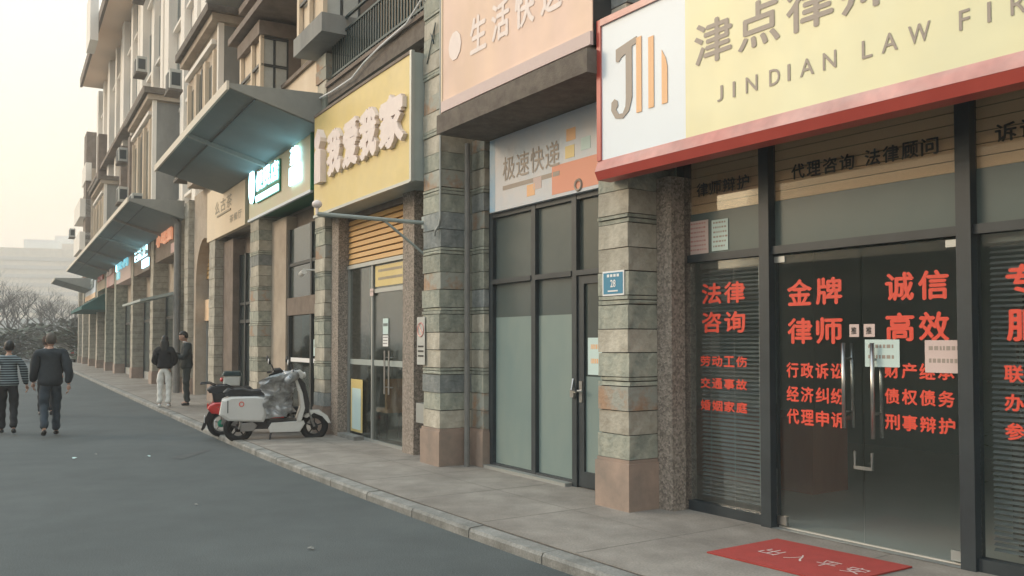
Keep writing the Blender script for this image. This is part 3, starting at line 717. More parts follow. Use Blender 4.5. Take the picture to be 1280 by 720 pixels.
for ch, x, e in (('J', 1.525, 1.465), ('I', 1.37, 1.345), ('N', 1.245, 1.135), ('D', 1.03, .935), ('I', .87, .845), ('A', .765, .65), ('N', .58, .475), ('L', .285, .21), ('A', .145, .035), ('W', -.035, -.18), ('F', -.355, -.42), ('I', -.52, -.542), ('R', -.65, -.735), ('M', -.83, -.94)):
    text(b, ch, x, e, 3.355, 3.475, .753, off=.012)
build('lettering', b, M['t_grey'], sg)
def poly(b, pts, n, d=.004): b.prism([(p[0], p[1]) for p in pts], n, n + d, 1)
b = B(); J = [(2.68, 4.10), (2.43, 4.14), (2.43, 4.07), (2.485, 4.06)]
J += [(2.485 + .0, 3.62)] + [(2.60 + .115 * math.cos(a), 3.62 + .135 * math.sin(a)) for a in [-.15 * k - .1 for k in range(1, 19)]]
poly(b, [(2.70, 4.09), (2.43, 4.135), (2.43, 4.075), (2.49, 4.065), (2.49, 3.62), (2.53, 3.51), (2.61, 3.46), (2.71, 3.48), (2.765, 3.56), (2.76, 3.63), (2.72, 3.655), (2.68, 3.63), (2.675, 3.585), (2.70, 3.56), (2.665, 3.51), (2.61, 3.505), (2.575, 3.56), (2.57, 3.62), (2.57, 4.02), (2.63, 4.0), (2.66, 3.97), (2.70, 3.98)], .752)
build('logo_letter', b, M['t_grey'], sg)
for a, z0, z1, z2 in ((2.37, 3.47, 4.12, 4.12), (2.22, 3.475, 4.08, 4.08), (2.06, 3.475, 3.93, 3.78)):
    b = B(); poly(b, [(a, z0), (a + .065, z0), (a + .065, z1), (a + .02, (z1 + z2) / 2), (a, z2)], .752); build('logo_bar', b, M['t_orange'], sg)

# --- house number plate
o = thing('number_plate', 'small blue house number plate reading 28 on the slate pilaster', 'plate', 2.95, .585, 1.93)
part('plate', o, 't_white', (2.80, 3.10, .578, .583, 1.93, 2.155)); part('face', o, 'plate_b', (2.815, 3.085, .583, .585, 1.945, 2.14))
b = B(); text(b, '28', 2.985, 2.91, 2.005, 2.075, .587, off=.03)
for i in range(4): b.box(3.03 - i * .045 - .03, 3.03 - i * .045, .586, .588, 2.10, 2.125)
b.box(2.88, 3.02, .586, .588, 1.965, 1.978); build('lettering', b, M['t_white'], o)
# --- no parking sign on pilaster B and red paint
o = thing('parking_sign', 'white metal no parking sign with red ring on the pilaster edge', 'sign', 6.6, .66, 1.2)
part('plate', o, 'ac', (6.52, 6.74, .665, .670, 1.22, 1.82))
b = B(); b.torus((6.63, .672, 1.66), (0, 1, 0), .085, .010, 20, 5); b.tube([(6.69, .672, 1.72), (6.57, .672, 1.60)], .008, 5); build('red_ring', b, M['red_hi'], o)
b = B()
for k in range(3): b.box(6.55, 6.71, .671, .673, 1.44 - k * .06, 1.46 - k * .06)
build('print', b, M['t_black'], o)
b = B(); b.box(6.70, 6.95, .10, .58, .47, .72); o = build('meter_box', b, M['alu']); props(o, 'grey metal meter box tucked behind the big stone pilaster', 'meter box')

# --- parcel shop
ps = shopfront('shopfront', 'frosted grey green shopfront with a narrow door and parcel banner above', 3.2, 5.82, .1)
NB = .1
for a, e in ((5.74, 5.825), (4.82, 4.90), (4.06, 4.14), (3.22, 3.30)): fr(ps, (a, e, NB - .04, NB + .05, 0, 3.06))
for s0_, s1_ in ((4.902, 5.738), (4.142, 4.818), (3.302, 4.058)):
    fr(ps, (s0_, s1_, NB - .04, NB + .06, 2.20, 2.255), (s0_, s1_, NB - .04, NB + .045, 3.0, 3.06))
    part('glass_pane', ps, 'film_d' if s1_ < 4.1 else 'film_t', (s0_, s1_, NB - .01, NB, 2.255, 3.0))
    if s1_ > 4.1:
        fr(ps, (s0_, s1_, NB - .04, NB + .046, 0, .06))
        part('glass_pane', ps, 'film_t', (s0_, s1_, NB - .01, NB, 1.80, 2.20)); part('frosted_pane', ps, 'film', (s0_, s1_, NB - .01, NB + .001, .06, 1.80))
d = part('door', ps, 'frame', (3.96, 4.055, NB - .02, NB + .03, .01, 2.195)); part('stile', d, 'frame', (3.302, 3.38, NB - .02, NB + .03, .01, 2.195)); part('rail', d, 'frame', (3.38, 3.96, NB - .02, NB + .03, .01, .17), (3.38, 3.96, NB - .02, NB + .03, 2.11, 2.195))
part('door_glass', d, 'film_d', (3.38, 3.96, NB - .005, NB + .004, 1.15, 2.11)); part('door_glass', d, 'film', (3.38, 3.96, NB - .005, NB + .004, .17, 1.15))
b = B(); b.tube([(4.0, NB + .03, 1.0), (4.0, NB + .08, 1.0), (3.93, NB + .08, 1.0)], .012, 8); b.box(3.98, 4.03, NB + .03, NB + .04, .88, 1.1); build('handle', b, M['steel'], d)
b = B(); b.tube([(4.12, NB + .05, 1.12), (4.10, NB + .09, 1.0), (4.03, NB + .08, .98)], .013, 6); b.box(4.07, 4.13, NB + .05, NB + .085, .93, 1.0); o = build('padlock', b, M['steel']); props(o, 'old steel padlock and chain on the parcel shop door', 'padlock')
notice(3.42, 3.92, 1.17, 1.55, NB + .006, 'paper', 'pale poster in the glass of the narrow parcel shop door', 2, 't_orange')
part('step', ps, 'alu', (4.14, 5.8, .14, .24, .0, .035))
o = thing('banner_sign', 'pale parcel delivery banner with orange truck under the brown ledge', 'sign', 4.7, .15, 3.06, 'shop signs')
b = B(); b.prism([(.14, 3.055), (.20, 3.055), (.20, 3.93), (.14, 3.93)], 3.2, 5.72, 0, step=.4); build('panel', b, M['banner_b'], o)
b = B(); texts(b, '极速快递', 5.42, 4.28, 3.39, 3.67, .2035, off=.008, gap=.1); build('lettering', b, M['t_grey'], o)
b = B(); b.box(4.28, 5.42, .2, .2035, 3.285, 3.335); build('rule', b, M['t_grey'], o)
part('truck_body', o, 'truck_o', (3.22, 4.42, .2, .203, 3.09, 3.40)); part('edge_strip', o, 'plate_pale', (5.60, 5.72, .2, .2025, 3.06, 3.92)); part('truck_cab', o, 't_orange', (3.22, 3.55, .2, .2025, 3.42, 3.7))  # edge strip: bluish band down the banner's left end
b = B(); b.torus((3.95, .203, 3.13), (0, 1, 0), .055, .015, 16, 5); build('wheel', b, M['t_grey'], o)
for (a, z, m) in ((4.0, 3.62, 't_orange'), (4.02, 3.44, 'yellow'), (3.75, 3.48, 'paper'), (4.75, 3.14, 't_orange'), (4.62, 3.2, 'paper_p')): part('parcel', o, m, (a, a + .16, .2, .2028, z, z + .13))

# --- orange sign
o = thing('banner_sign', 'faded orange banner with pale Chinese letters above the brown ledge', 'sign', 4.3, .3, 4.2, 'shop signs')
part('box', o, 'frame_d', (2.97, 5.78, .06, .79, 4.205, 6.3)); part('panel', o, 'banner_o', (2.97, 5.80, .791, .80, 4.33, 6.3)); part('lower_rim', o, 'paper_p', (2.97, 5.80, .791, .825, 4.205, 4.33))
part('side_strip', o, 'cream', (5.80, 5.83, .06, .81, 4.205, 6.3))
b = B(); texts(b, '生活快送', 5.15, 3.42, 4.70, 5.12, .804, off=.03, gap=.22); build('lettering', b, M['t_pale'], o)
b = B(); poly(b, [(5.67 - .17 + .15 * math.cos(k * .628), 4.92 + .17 * math.sin(k * .628)) for k in range(10)], .802); build('emblem', b, M['t_pale'], o)

# --- yellow estate agency
ya = shopfront('shopfront', 'recessed glass shopfront under yellow louvres between pebbledash piers', 7.66, 10.05, .33)
N3 = .33
part('soffit_board', ya, 'brown', (7.66, 10.05, .0, .36, 3.46, 3.6))
for k in range(8):
    z = 2.74 + k * .09
    b = B(); b.prism([(N3 - .02, z), (N3 + .03, z + .004), (N3 + .012, z + .074), (N3 - .02, z + .078)], 7.68, 10.03, 0); build('louvre_slat', b, M['louver'], ya)
part('louvre_back', ya, 'dark', (7.67, 10.04, N3 - .06, N3 - .03, 2.68, 3.46)); fr(ya, (7.67, 10.04, N3 - .03, N3 + .05, 2.665, 2.725), m='alu')
for a, e in ((7.662, 7.70), (8.98, 9.02), (10.0, 10.045)): fr(ya, (a, e, N3 - .03, N3 + .03, 0, 2.664), m='alu')
for a, e in ((7.70, 8.98), (9.02, 10.0)): part('glass_pane', ya, 'glass_d', (a, e, N3 - .005, N3 + .002, .04, 2.66)); fr(ya, (a, e, N3 - .03, N3 + .03, 0, .04), m='alu')
fr(ya, (7.70, 8.98, N3 - .02, N3 + .02, 2.24, 2.30), m='alu')
part('manifestation_strip', ya, 'side_g', (9.03, 9.99, N3 + .004, N3 + .006, 1.15, 1.235), (7.72, 8.97, N3 + .004, N3 + .006, 1.15, 1.235))
for hs in (8.43, 8.27):
    b = B(); b.tube([(hs, N3 + .06, .75), (hs, N3 + .06, 1.38)], .014, 8); b.tube([(hs, N3, .85), (hs, N3 + .06, .85)], .009, 6); b.tube([(hs, N3, 1.28), (hs, N3 + .06, 1.28)], .009, 6); build('handle', b, M['steel'], ya)
notice(7.75, 8.92, 2.33, 2.64, N3 + .006, 'yellow', 'yellow poster across the glass above the agency door', 2, 't_grey')
notice(8.93, 9.06, 2.2, 2.31, N3 + .035, 'paper_p', 'small white card on the frame above the agency door', 1)
notice(8.42, 8.62, 1.62, 1.85, N3 + .006, 'paper', 'black and white phone code sticker on the agency door glass', 1, 't_black'); notice(8.42, 8.62, 1.44, 1.6, N3 + .006, 't_white', 'striped white sticker below the phone sticker on the agency glass', 3, 't_black')
o = notice(9.35, 9.86, .10, .92, N3 + .035, 'yellow', 'tall yellow edged price board standing against the agency window', 1)
part('sheet', o, 'paper', (9.42, 9.80, N3 + .038, N3 + .04, .14, .78))
o = thing('partition', 'red brown wooden partition inside the estate agency behind the glass door', 'partition', 8.3, -.43, 0)
for k in range(4): part('panel', o, 'wood_r', (7.72 + k * .33, 8.03 + k * .33, -.45, -.40, .012, 2.3))
b = B(); b.box(8.9, 9.7, -1.6, -1.0, .012, .74); o = build('desk', b, M['wood_r']); props(o, 'brown office desk inside the agency', 'desk')
o = thing('chair', 'orange moulded chair inside the agency window', 'chair', 9.0, .0); part('seat', o, 't_orange', (8.8, 9.2, -.2, .2, .44, .5)); part('backrest', o, 't_orange', (8.8, 8.86, -.2, .2, .5, .95))
for a in (8.83, 9.15):
    for c in (-.17, .16): part('leg', o, 'frame_d', (a, a + .025, c, c + .025, .012, .44))
part('step', ya, 'kerb', (9.3, 10.05, .36, .52, 0, .06))
sg = thing('sign_box', 'yellow estate agency sign box with raised pale Chinese letters', 'sign', 8.5, .2, 3.5, 'shop signs')
part('box', sg, 'side_g', (6.64, 10.45, .08, .78, 3.545, 5.18)); part('panel', sg, 'yellow', (6.68, 10.45, .781, .80, 3.56, 5.16))
part('rim', sg, 'alu', (6.63, 6.68, .77, .815, 3.53, 5.2)); part('rim', sg, 'alu', (6.68, 10.45, .77, .815, 3.52, 3.56)); part('rim', sg, 'brown', (6.68, 10.45, .77, .815, 5.16, 5.2))
for ch, a, e in (('我', 9.66, 9.02), ('爱', 8.95, 8.33), ('我', 8.28, 7.64), ('家', 7.56, 6.76)):
    b = B(); text(b, ch, a, e, 4.04, 4.76, .80, off=.062, depth=.06); build('raised_letter', b, M['t_pale'], sg)
b = B(); b.prism([(10.14, 4.02), (9.84, 4.02), (9.84, 4.52), (9.93, 4.56), (9.84, 4.66), (9.84, 4.72), (9.99, 4.88), (10.14, 4.74), (10.14, 4.62), (10.06, 4.56), (10.14, 4.52)], .80, .90, 1); build('raised_letter', b, M['t_pale'], sg)
# sprinkler bar / old lamp bracket in front
o = thing('lamp_bracket', 'long pale metal arm with brace reaching out from the stone pilaster', 'bracket', 6.75, .62, 2.6)
b = B(); b.tube([(6.68, .60, 3.02), (6.72, 2.0, 3.035)], .026, 10); build('arm', b, M['side_g'], o)
b = B(); b.tube([(6.68, .60, 2.62), (6.70, 1.15, 3.02)], .017, 8); build('brace', b, M['side_g'], o)
b = B(); b.box(6.64, 6.72, .56, .62, 2.95, 3.10); build('mount', b, M['side_g'], o)
b = B(); b.ball((6.72, 2.0, 3.15), .06, .06, .05); b.tube([(6.72, 2.0, 3.03), (6.72, 2.0, 3.12)], .02, 8); build('lamp_head', b, M['t_pale'], o)
b = B(); b.tube([(6.13, .66, 5.9), (6.13, .66, 3.0), (6.15, .67, 2.92), (6.22, .68, 2.86), (6.24, .68, 2.80)], .013, 6); o = build('cable', b, M['alu']); props(o, 'pale cable running down the corner of the stone pilaster by the yellow sign', 'cable')
b = B(); b.tube([(6.60, .60, 5.6), (6.3, .67, 5.2), (6.25, .67, 5.45), (6.5, .66, 5.0)], .008, 5); o = build('cable', b, M['rail']); props(o, 'loose dark wire dangling near the top of the stone pilaster', 'cable')

# --- green pharmacy style shop
gs = shopfront('shopfront', 'dark framed shopfront with brown beam below the green edged sign', 10.95, 14.8, .33)
N4 = .25
part('transom_beam', gs, 'brown', (10.95, 13.75, N4 - .05, N4 + .06, 2.02, 2.36))
for a in (10.95, 12.2, 13.66): fr(gs, (a, a + .09, N4 - .04, N4 + .04, 0, 2.018), (a, a + .09, N4 - .04, N4 + .04, 2.362, 3.72), m='frame_d')
for a, e in ((11.04, 12.2), (12.29, 13.66)):
    part('glass_pane', gs, 'film_d', (a, e, N4 - .01, N4, 2.36, 3.72)); fr(gs, (a, e, N4 - .03, N4 + .03, 2.98, 3.04), m='frame_d'); part('glass_pane', gs, 'glass_d', (a, e, N4 - .01, N4, .05, 2.02)); fr(gs, (a, e, N4 - .04, N4 + .03, 0, .05), m='frame_d')
    part('manifestation_strip', gs, 't_white', (a + .02, e - .02, N4 + .002, N4 + .004, 1.12, 1.2))
notice(11.2, 11.5, 1.25, 1.55, N4 + .006, 't_white', 'white black marked sticker on the dark shop door', 2, 't_black')
notice(11.9, 12.15, 1.25, 1.55, N4 + .006, 'paper', 'pale sticker on the dark shop window beside the frame', 1, 't_grey')
sg = thing('sign_box', 'cream sign box with green edge, lit white oval and lit white letters', 'sign', 13.4, .2, 4.1, 'shop signs')
part('box', sg, 'green', (11.12, 15.6, .08, .60, 4.13, 5.26)); part('panel', sg, 'cream_g', (11.14, 15.62, .601, .62, 4.12, 5.28)); part('rim', sg, 'green', (11.08, 11.13, .08, .66, 4.1, 5.3))
part('rim', sg, 'banner_w', (11.14, 15.62, .60, .65, 4.07, 4.12))
b = B(); poly(b, [(15.22 + .22 * math.cos(k * .314), 4.80 + .38 * math.sin(k * .314)) for k in range(20)], .65, .03); build('lit_oval', b, M['glow'], sg)
b = B(); poly(b, [(15.19 + .22 * math.cos(k * .314), 4.79 + .38 * math.sin(k * .314)) for k in range(20)], .621, .028); build('oval_base', b, M['green'], sg)
b = B(); texts(b, '某某某', 14.85, 13.05, 4.58, 5.02, .66, off=.07, gap=.04) if False else None
b = B(); texts(b, '便民店', 14.85, 13.1, 4.60, 5.02, .67, off=.06, gap=.05); b.box(13.12, 14.84, .66, .675, 4.40, 4.52); build('lit_lettering', b, M['glow'], sg)
b = B(); b.box(13.08, 14.84, .621, .655, 4.38, 5.0); build('letter_base', b, M['green'], sg)
part('lit_box', sg, 'glow', (11.72, 12.38, .64, .67, 4.36, 4.68)); b = B(); text(b, '药', 12.25, 11.8, 4.70, 5.02, .66, off=.02, depth=.03); build('lettering', b, M['glow'], sg)

# --- cream sign shop
cs = shopfront('shopfront', 'dark narrow shopfront with reddish posters below the plain cream sign', 15.6, 19.2, .2)
for a in (15.6, 16.5, 17.5, 18.06): fr(cs, (a, a + .09, .16, .25, 0, 3.6), m='frame_d')
for a, e in ((15.69, 16.5), (16.59, 17.5), (17.59, 18.06)):
    part('glass_pane', cs, 'film_d', (a, e, .19, .2, .04, 3.6))
    fr(cs, (a, e, .16, .24, 1.95, 2.03), (a, e, .16, .24, 2.38, 2.44), m='frame_d')
notice(16.65, 17.1, 1.4, 1.9, .206, 'red_hi', 'red poster in the dark shop window below the cream sign', 3, 't_pale'); notice(16.65, 17.1, 2.45, 2.9, .206, 'red_hi', 'upper red poster in the dark shop window below the cream sign', 3, 't_pale')
sg = thing('sign_box', 'plain cream sign box with small bronze letters beside the arch', 'sign', 18, .2, 4.1, 'shop signs')
part('panel', sg, 'cream', (16.0, 20.2, .5, .62, 4.08, 5.36)); part('box', sg, 'stucco', (16.1, 20.1, .06, .5, 4.15, 5.3))
b = B(); texts(b, '么古茶', 19.2, 17.3, 4.66, 4.98, .625, off=.02, gap=.15); b.box(17.4, 18.9, .62, .64, 4.58, 4.62); texts(b, '茶餐厅', 17.5, 16.3, 4.28, 4.46, .625, off=.02); build('lettering', b, M['t_gold'], sg)

# --- arched entrance
ar = thing('arched_entrance', 'tall arched entrance with yellow louvres and blue grey doors beside the pillar', 'entrance', 21.5, .1)
b = B(); pts = [(19.96, 0), (20.25, 0)] + [(21.45 - 1.2 * math.cos(math.pi * k / 12), 3.1 + 1.25 * math.sin(math.pi * k / 12)) for k in range(13)] + [(22.65, 0), (22.99, 0), (22.99, 5.7), (19.96, 5.7)]
b.prism(pts, .0, .45, 1); build('surround', b, M['stucco'], ar)
part('door', ar, 'plate_b' if False else 'film_d', (20.25, 22.65, .08, .12, 0, 2.1)); part('beam', ar, 'timber', (20.25, 22.65, .08, .2, 2.1, 2.7))
for k in range(8): part('louvre_slat', ar, 'louver', (20.25, 22.65, .1, .16, 3.3 + k * .12, 3.3 + k * .12 + .09))
part('fanlight', ar, 'film_t', (20.25, 22.65, .08, .1, 2.7, 3.3))
for a in (20.3, 21.4, 22.5): part('frame', ar, 'alu', (a, a + .08, .12, .16, 0, 2.1))

# --- far shops (small in the picture, still with frames, panes and signs)
def farshop(s0, s1, glassm, label, nn=.15, lin=3.2):
    o = shopfront('shopfront', label, s0, s1, nn)
    k = 3; w = (s1 - s0) / k
    for i in range(k + 1): fr(o, (s0 + i * w - .04, s0 + i * w + .04, nn - .03, nn + .04, 0, lin), m='frame_d')
    for i in range(k):
        part('glass_pane', o, glassm, (s0 + i * w + .04, s0 + (i + 1) * w - .04, nn - .01, nn, .3, lin - .9)); part('glass_pane', o, 'film_t', (s0 + i * w + .04, s0 + (i + 1) * w - .04, nn - .01, nn, lin - .8, lin))
        part('stall_riser', o, 'alu', (s0 + i * w + .04, s0 + (i + 1) * w - .04, nn - .03, nn + .02, 0, .3)); fr(o, (s0 + i * w + .04, s0 + (i + 1) * w - .04, nn - .03, nn + .03, lin - .9, lin - .8), m='frame_d')
farshop(25.05, 29.8, 'film_d', 'dim shopfront right behind the woman in white trousers')
farshop(30.7, 35.5, 'film_t', 'grey shopfront with a closed shutter under the bright cyan sign')
farshop(36.4, 42.0, 'film_d', 'brownish shopfront under the pinkish and teal sign')
farshop(43.0, 46.6, 'film_t', 'small grey shopfront under the red and brown signs')
farshop(47.5, 51.7, 'film_d', 'dark shopfront under the teal awning')
farshop(52.7, 56.9, 'glow2' if False else 'film_t', 'pale greenish shopfront past the teal awning')
farshop(57.9, 62.3, 'film_d', 'last but one shopfront near the end of the row'); farshop(63.3, 66.5, 'film_t', 'last shopfront at the far end of the row')
def farsign(s0, s1, z0, z1, base, label, txt, tm, lit=None, rows=1, n=.62):
    o = thing('sign_box', label, 'sign', (s0 + s1) / 2, .3, z0, 'shop signs')
    part('panel', o, base, (s0, s1, .1, n, z0, z1))
    m = .12 * (s1 - s0)
    b = B(); texts(b, txt, s1 - m, s0 + m, z0 + (z1 - z0) * .42, z1 - (z1 - z0) * .15, n + .02, off=.05, gap=.08, depth=.05); build('lettering', b, M[tm], o)
    return o
o = farsign(24.9, 29.3, 4.25, 5.35, 'brown', 'brown sign with glowing pinkish orange letters next to the grey downpipe', '小吃面', 'glow3'); part('lower_band', o, 'red_hi', (24.9, 25.9, .62, .64, 4.3, 4.6))
o = farsign(30.7, 35.2, 4.15, 5.5, 'brown', 'brown sign with a blazing cyan lit rectangle of letters', '手机', 'white'); part('lit_box', o, 'glow', (31.4, 34.8, .62, .66, 4.72, 5.4)); part('lit_disc', o, 'glow', (30.9, 32.6, .62, .66, 4.3, 4.6))
o = farsign(36.4, 41.9, 4.2, 5.55, 'paper_p', 'pinkish sign with teal lit marks left of the cyan sign', '便利', 'glow2'); part('lit_disc', o, 'glow2', (40.3, 41.5, .62, .66, 4.4, 4.7)); part('lit_bar', o, 'glow', (41.0, 41.8, .62, .66, 4.8, 5.4))
farsign(43.0, 46.6, 4.3, 5.5, 'red_hi', 'faded red sign left of the pinkish sign', '发廊', 't_pale')
farsign(47.5, 51.6, 4.35, 5.5, 'stucco', 'tan sign with dark red letters above the teal awning', '烟酒', 'red'); o = farsign(53.0, 60.5, 4.1, 5.5, 'banner_w', 'pale blue green sign with a yellow lower edge near the end', '超市', 'side_g'); part('lower_band', o, 'timber', (53, 60.5, .62, .64, 4.1, 4.4))
b = B(); b.prism([(.3, 4.25), (1.7, 3.35), (1.7, 3.2), (.3, 3.2)], 47.6, 56.5, 0); o = build('awning', b, M['teal']); props(o, 'dark teal fabric awning below the tan sign', 'awning')
b = B(); b.prism([(.62, 3.05), (1.75, 2.75), (1.75, 2.68), (.62, 2.95)], 24.0, 28.5, 0); o = build('awning', b, M['side_g']); props(o, 'small pale glass canopy above the door behind the standing woman', 'awning')

# downpipe, far posts and cameras
b = B(); b.tube([(23.9, .75, .0), (23.9, .75, 5.0), (23.9, .95, 5.3)], .10, 10); o = build('drainpipe', b, M['pipe']); props(o, 'thick grey drainpipe between the arch and the glowing orange sign', 'pipe')
o = thing('security_camera', 'white bullet camera on a short arm beside the green shop', 'camera', 11.3, .7, 2.6)
b = B(); b.tube([(10.95, .5, 2.72), (11.05, .75, 2.72)], .015, 6); build('arm', b, M['white'], o); b = B(); b.tube([(10.9, .82, 2.68), (11.2, .78, 2.66)], .045, 10); build('housing', b, M['white'], o)

# --- air conditioners
def ac(s, z, n=.05, label='white air conditioner unit', proto=[None]):
    if proto[0] is None:
        o = thing('air_conditioner', label, 'air conditioner', s, n, z, 'air conditioner units on the facade')
        b = B(raw=True); b.box(-.42, .42, -.38, -.02, 0, .6); build('body', b, M['ac'], o)
        b = B(raw=True); b.box(-.30, .18, -.40, -.381, .06, .54); build('grille', b, M['grille'], o)
        b = B(raw=True); b.box(.421, .43, -.33, -.07, .1, .5); build('side_grille', b, M['grille'], o)
        b = B(raw=True); b.box(-.45, .45, -.42, .0, -.08, -.005); build('bracket', b, M['ledge'], o); proto[0] = o; return o
    o = copy_tree(proto[0]); o.matrix_world = frame_at(s, n, z); o['label'] = label; return o
ac(23.0, 6.2, .55, 'white air conditioner just above the nearest canopy edge by the white wall')
ac(34.3, 7.0, 1.0, 'air conditioner with dark grille standing on the brown ledge above the long canopy')
ac(25.3, 9.3, .5, 'small air conditioner halfway up the first white pilaster')
ac(33.4, 12.0, .5, 'air conditioner on the white wall level with the far bay cornice')
ac(34.0, 15.2, .5, 'air conditioner high on the white wall just under the tan soffit')
ac(38.5, 9.4, .6, 'lower air conditioner on the far white wall between windows')
ac(29.9, 6.1, 1.0, 'air conditioner squeezed below the arched bay near the long canopy')
ac(66.9, 9.0, .9, 'silhouetted air conditioner on the far end wall')

# --- red doormat
sm = (W(1.55, .55), W(1.55, 1.2))
mp = [(W(*inv_) ) for inv_ in ()]
b = B(raw=True); A = Vector((1.39, 6.33, 0)); Bq = Vector((2.02, 6.75, 0)); Cq = Vector((2.65, 5.93, 0)); Dq = Cq + (A - Bq) * 1.0
q = [A, Bq, Cq + Vector((.02, -.01, 0)), Dq]
b.add([p + Vector((0, 0, .002)) for p in q] + [p + Vector((0, 0, .012)) for p in q], [(3, 2, 1, 0), (4, 5, 6, 7), (0, 1, 5, 4), (1, 2, 6, 5), (2, 3, 7, 6), (3, 0, 4, 7)])
mt = build('doormat', b, M['mat_red']); props(mt, 'long red doormat with worn pale letters in front of the glass doors', 'doormat')
b = B(raw=True); ux = (Cq - Bq).normalized(); uy = (Bq - A).normalized(); c0 = (A + Bq) / 2
for i, ch in enumerate('出入平安'):
    vs, fs, x0, x1, y0, y1 = glyph(ch, -.005)
    o0 = c0 + ux * (.20 + i * .215) - uy * .10 + Vector((0, 0, .014)); b.add([o0 + ux * (x - x0) / (x1 - x0) * .14 + uy * (y - y0) / (y1 - y0) * .17 for x, y, z in vs], fs)
iv = Matrix.Translation(mt.location).inverted(); b.v = [tuple(iv @ Vector(p)) for p in b.v]
build('lettering', b, M['paper_p'], mt)

# ================================================================== people
def skinmesh(nodes, edges, sub=2, root=0):
    """grow one continuous surface round a skeleton: nodes [(x, y, z, rx, ry)]"""
    me = bpy.data.meshes.new('tmp'); me.from_pydata([n[:3] for n in nodes], edges, []); o = bpy.data.objects.new('tmp', me); COL.objects.link(o)
    md = o.modifiers.new('s', 'SKIN'); md.use_smooth_shade = True; md.branch_smoothing = .6
    sv = me.skin_vertices[0].data
    for i, n in enumerate(nodes):
        sv[i].radius = (n[3], n[4] if len(n) > 4 else n[3]); sv[i].use_root = (i == root)
    m2 = o.modifiers.new('u', 'SUBSURF'); m2.levels = sub
    dg = bpy.context.evaluated_depsgraph_get(); r = bpy.data.meshes.new_from_object(o.evaluated_get(dg), depsgraph=dg)
    vs = [tuple(v.co) for v in r.vertices]; fs = [tuple(p.vertices) for p in r.polygons]
    bpy.data.objects.remove(o); bpy.data.meshes.remove(me); bpy.data.meshes.remove(r); return vs, fs
def lerp(a, b, t): return tuple(a[i] + (b[i] - a[i]) * t for i in range(3))
def person(label, loc, facing, H, J, top, topm, legm, hairm='hair', longhair=False, shoe='shoe', collar=None, tail=.0, loose=1.0, head=(0, 0), group='people in the street'):
    """J: joints in metres for a 1.75 m figure facing +y (x is its right); everything is scaled to H"""
    k = H / 1.75; o = wthing('person', label, 'person', loc, facing, group)
    S = lambda p: tuple(c * k for c in p)
    hd = Vector(J['head']) * k
    # body: one continuous surface
    N = []; E = []
    def nd(p, r, r2=None): N.append(S(p) + (r * k, (r2 or r) * k)); return len(N) - 1
    pel = nd(J['pelvis'], .095, .075); wa = nd(lerp(J['pelvis'], J['chest'], .45), .095, .072); ch = nd(J['chest'], .12, .085); nb = nd(J['neck'], .060, .056); nt_ = nd(lerp(J['neck'], J['head'], .55), .050, .052)
    E += [(pel, wa), (wa, ch), (ch, nb), (nb, nt_)]
    for sd in ('r', 'l'):
        sh = nd(J['sh' + sd], .045); el = nd(J['el' + sd], .042); wr = nd(J['wr' + sd], .029); E += [(ch, sh), (sh, el), (el, wr)]
        hp = nd(J['hip' + sd], .066); kn = nd(J['kn' + sd], .050); an = nd(J['an' + sd], .030, .032); he = nd(J['toe' + sd], .032, .028); E += [(pel, hp), (hp, kn), (kn, an), (an, he)]
    vs, fs = skinmesh(N, E); b = B(raw=True); b.add(vs, fs)
    # head with face
    yaw, nod = head; R = Matrix.Rotation(yaw, 3, 'Z') @ Matrix.Rotation(-nod, 3, 'X')
    def hf(p):
        z = p.z / (.118 * k)
        w = 1 - .28 * max(0, -z - .15) - .05 * max(0, z - .4); q = Vector((p.x * w, p.y * (1 - .12 * max(0, -z)) + (.012 * k if z < 0 and p.y > 0 else 0), p.z)); return R @ q
    b.ball(hd, .076 * k, .096 * k, .118 * k, 18, 14, hf)
    def loc_(v): return hd + R @ (Vector(v) * k)
    b.add([loc_(v) for v in ((0, .094, .02), (.016, .092, -.028), (-.016, .092, -.028), (0, .118, -.024), (0, .09, -.04))], [(0, 1, 3), (0, 3, 2), (3, 1, 4), (2, 3, 4), (0, 2, 1), (1, 2, 4)])
    for sx in (-1, 1): b.ball(loc_((sx * .078, -.005, -.005)), .010 * k, .022 * k, .030 * k, 8, 5)
    # hands: palm, four bent fingers of different length and a thumb from the palm's side
    for sd, sgn in (('r', 1), ('l', -1)):
        w = Vector(J['wr' + sd]) * k; e = Vector(J['el' + sd]) * k; d = (w - e).normalized(); hn = J.get('curl', 0)
        pu = Vector((0, 1, 0)) - d * d.y; pu = pu.normalized(); pn = d.cross(pu) * sgn
        HN = [tuple(w) + (.024 * k, .018 * k), tuple(w + d * .05 * k) + (.036 * k, .016 * k), tuple(w + d * .085 * k) + (.034 * k, .013 * k)]; HE = [(0, 1), (1, 2)]
        hv, hfc = skinmesh(HN, HE, 1); b.add(hv, hfc)
        for q, (off, L) in enumerate(((.027, .072), (.010, .080), (-.008, .074), (-.025, .058))):
            p0 = w + d * .08 * k + pu * off * k; p1 = p0 + d * L * .5 * k - pn * .008 * k; p2 = p1 + d * L * .35 * k - pn * .03 * k
            b.tube([p0, p1, p2], .0085 * k, 6, .006 * k)
        t0 = w + d * .03 * k + pu * .028 * k; b.tube([t0, t0 + d * .03 * k + pu * .025 * k, t0 + d * .06 * k + pu * .030 * k], .010 * k, 6, .007 * k)
    build('body', b, M['skin'], o, smooth=True)
    # eyes, brows and mouth
    b = B(raw=True)
    for sx in (-1, 1): b.ball(loc_((sx * .030, .088, .008)), .010 * k, .006 * k, .006 * k, 8, 5); b.ball(loc_((sx * .030, .090, .030)), .017 * k, .005 * k, .004 * k, 8, 4)
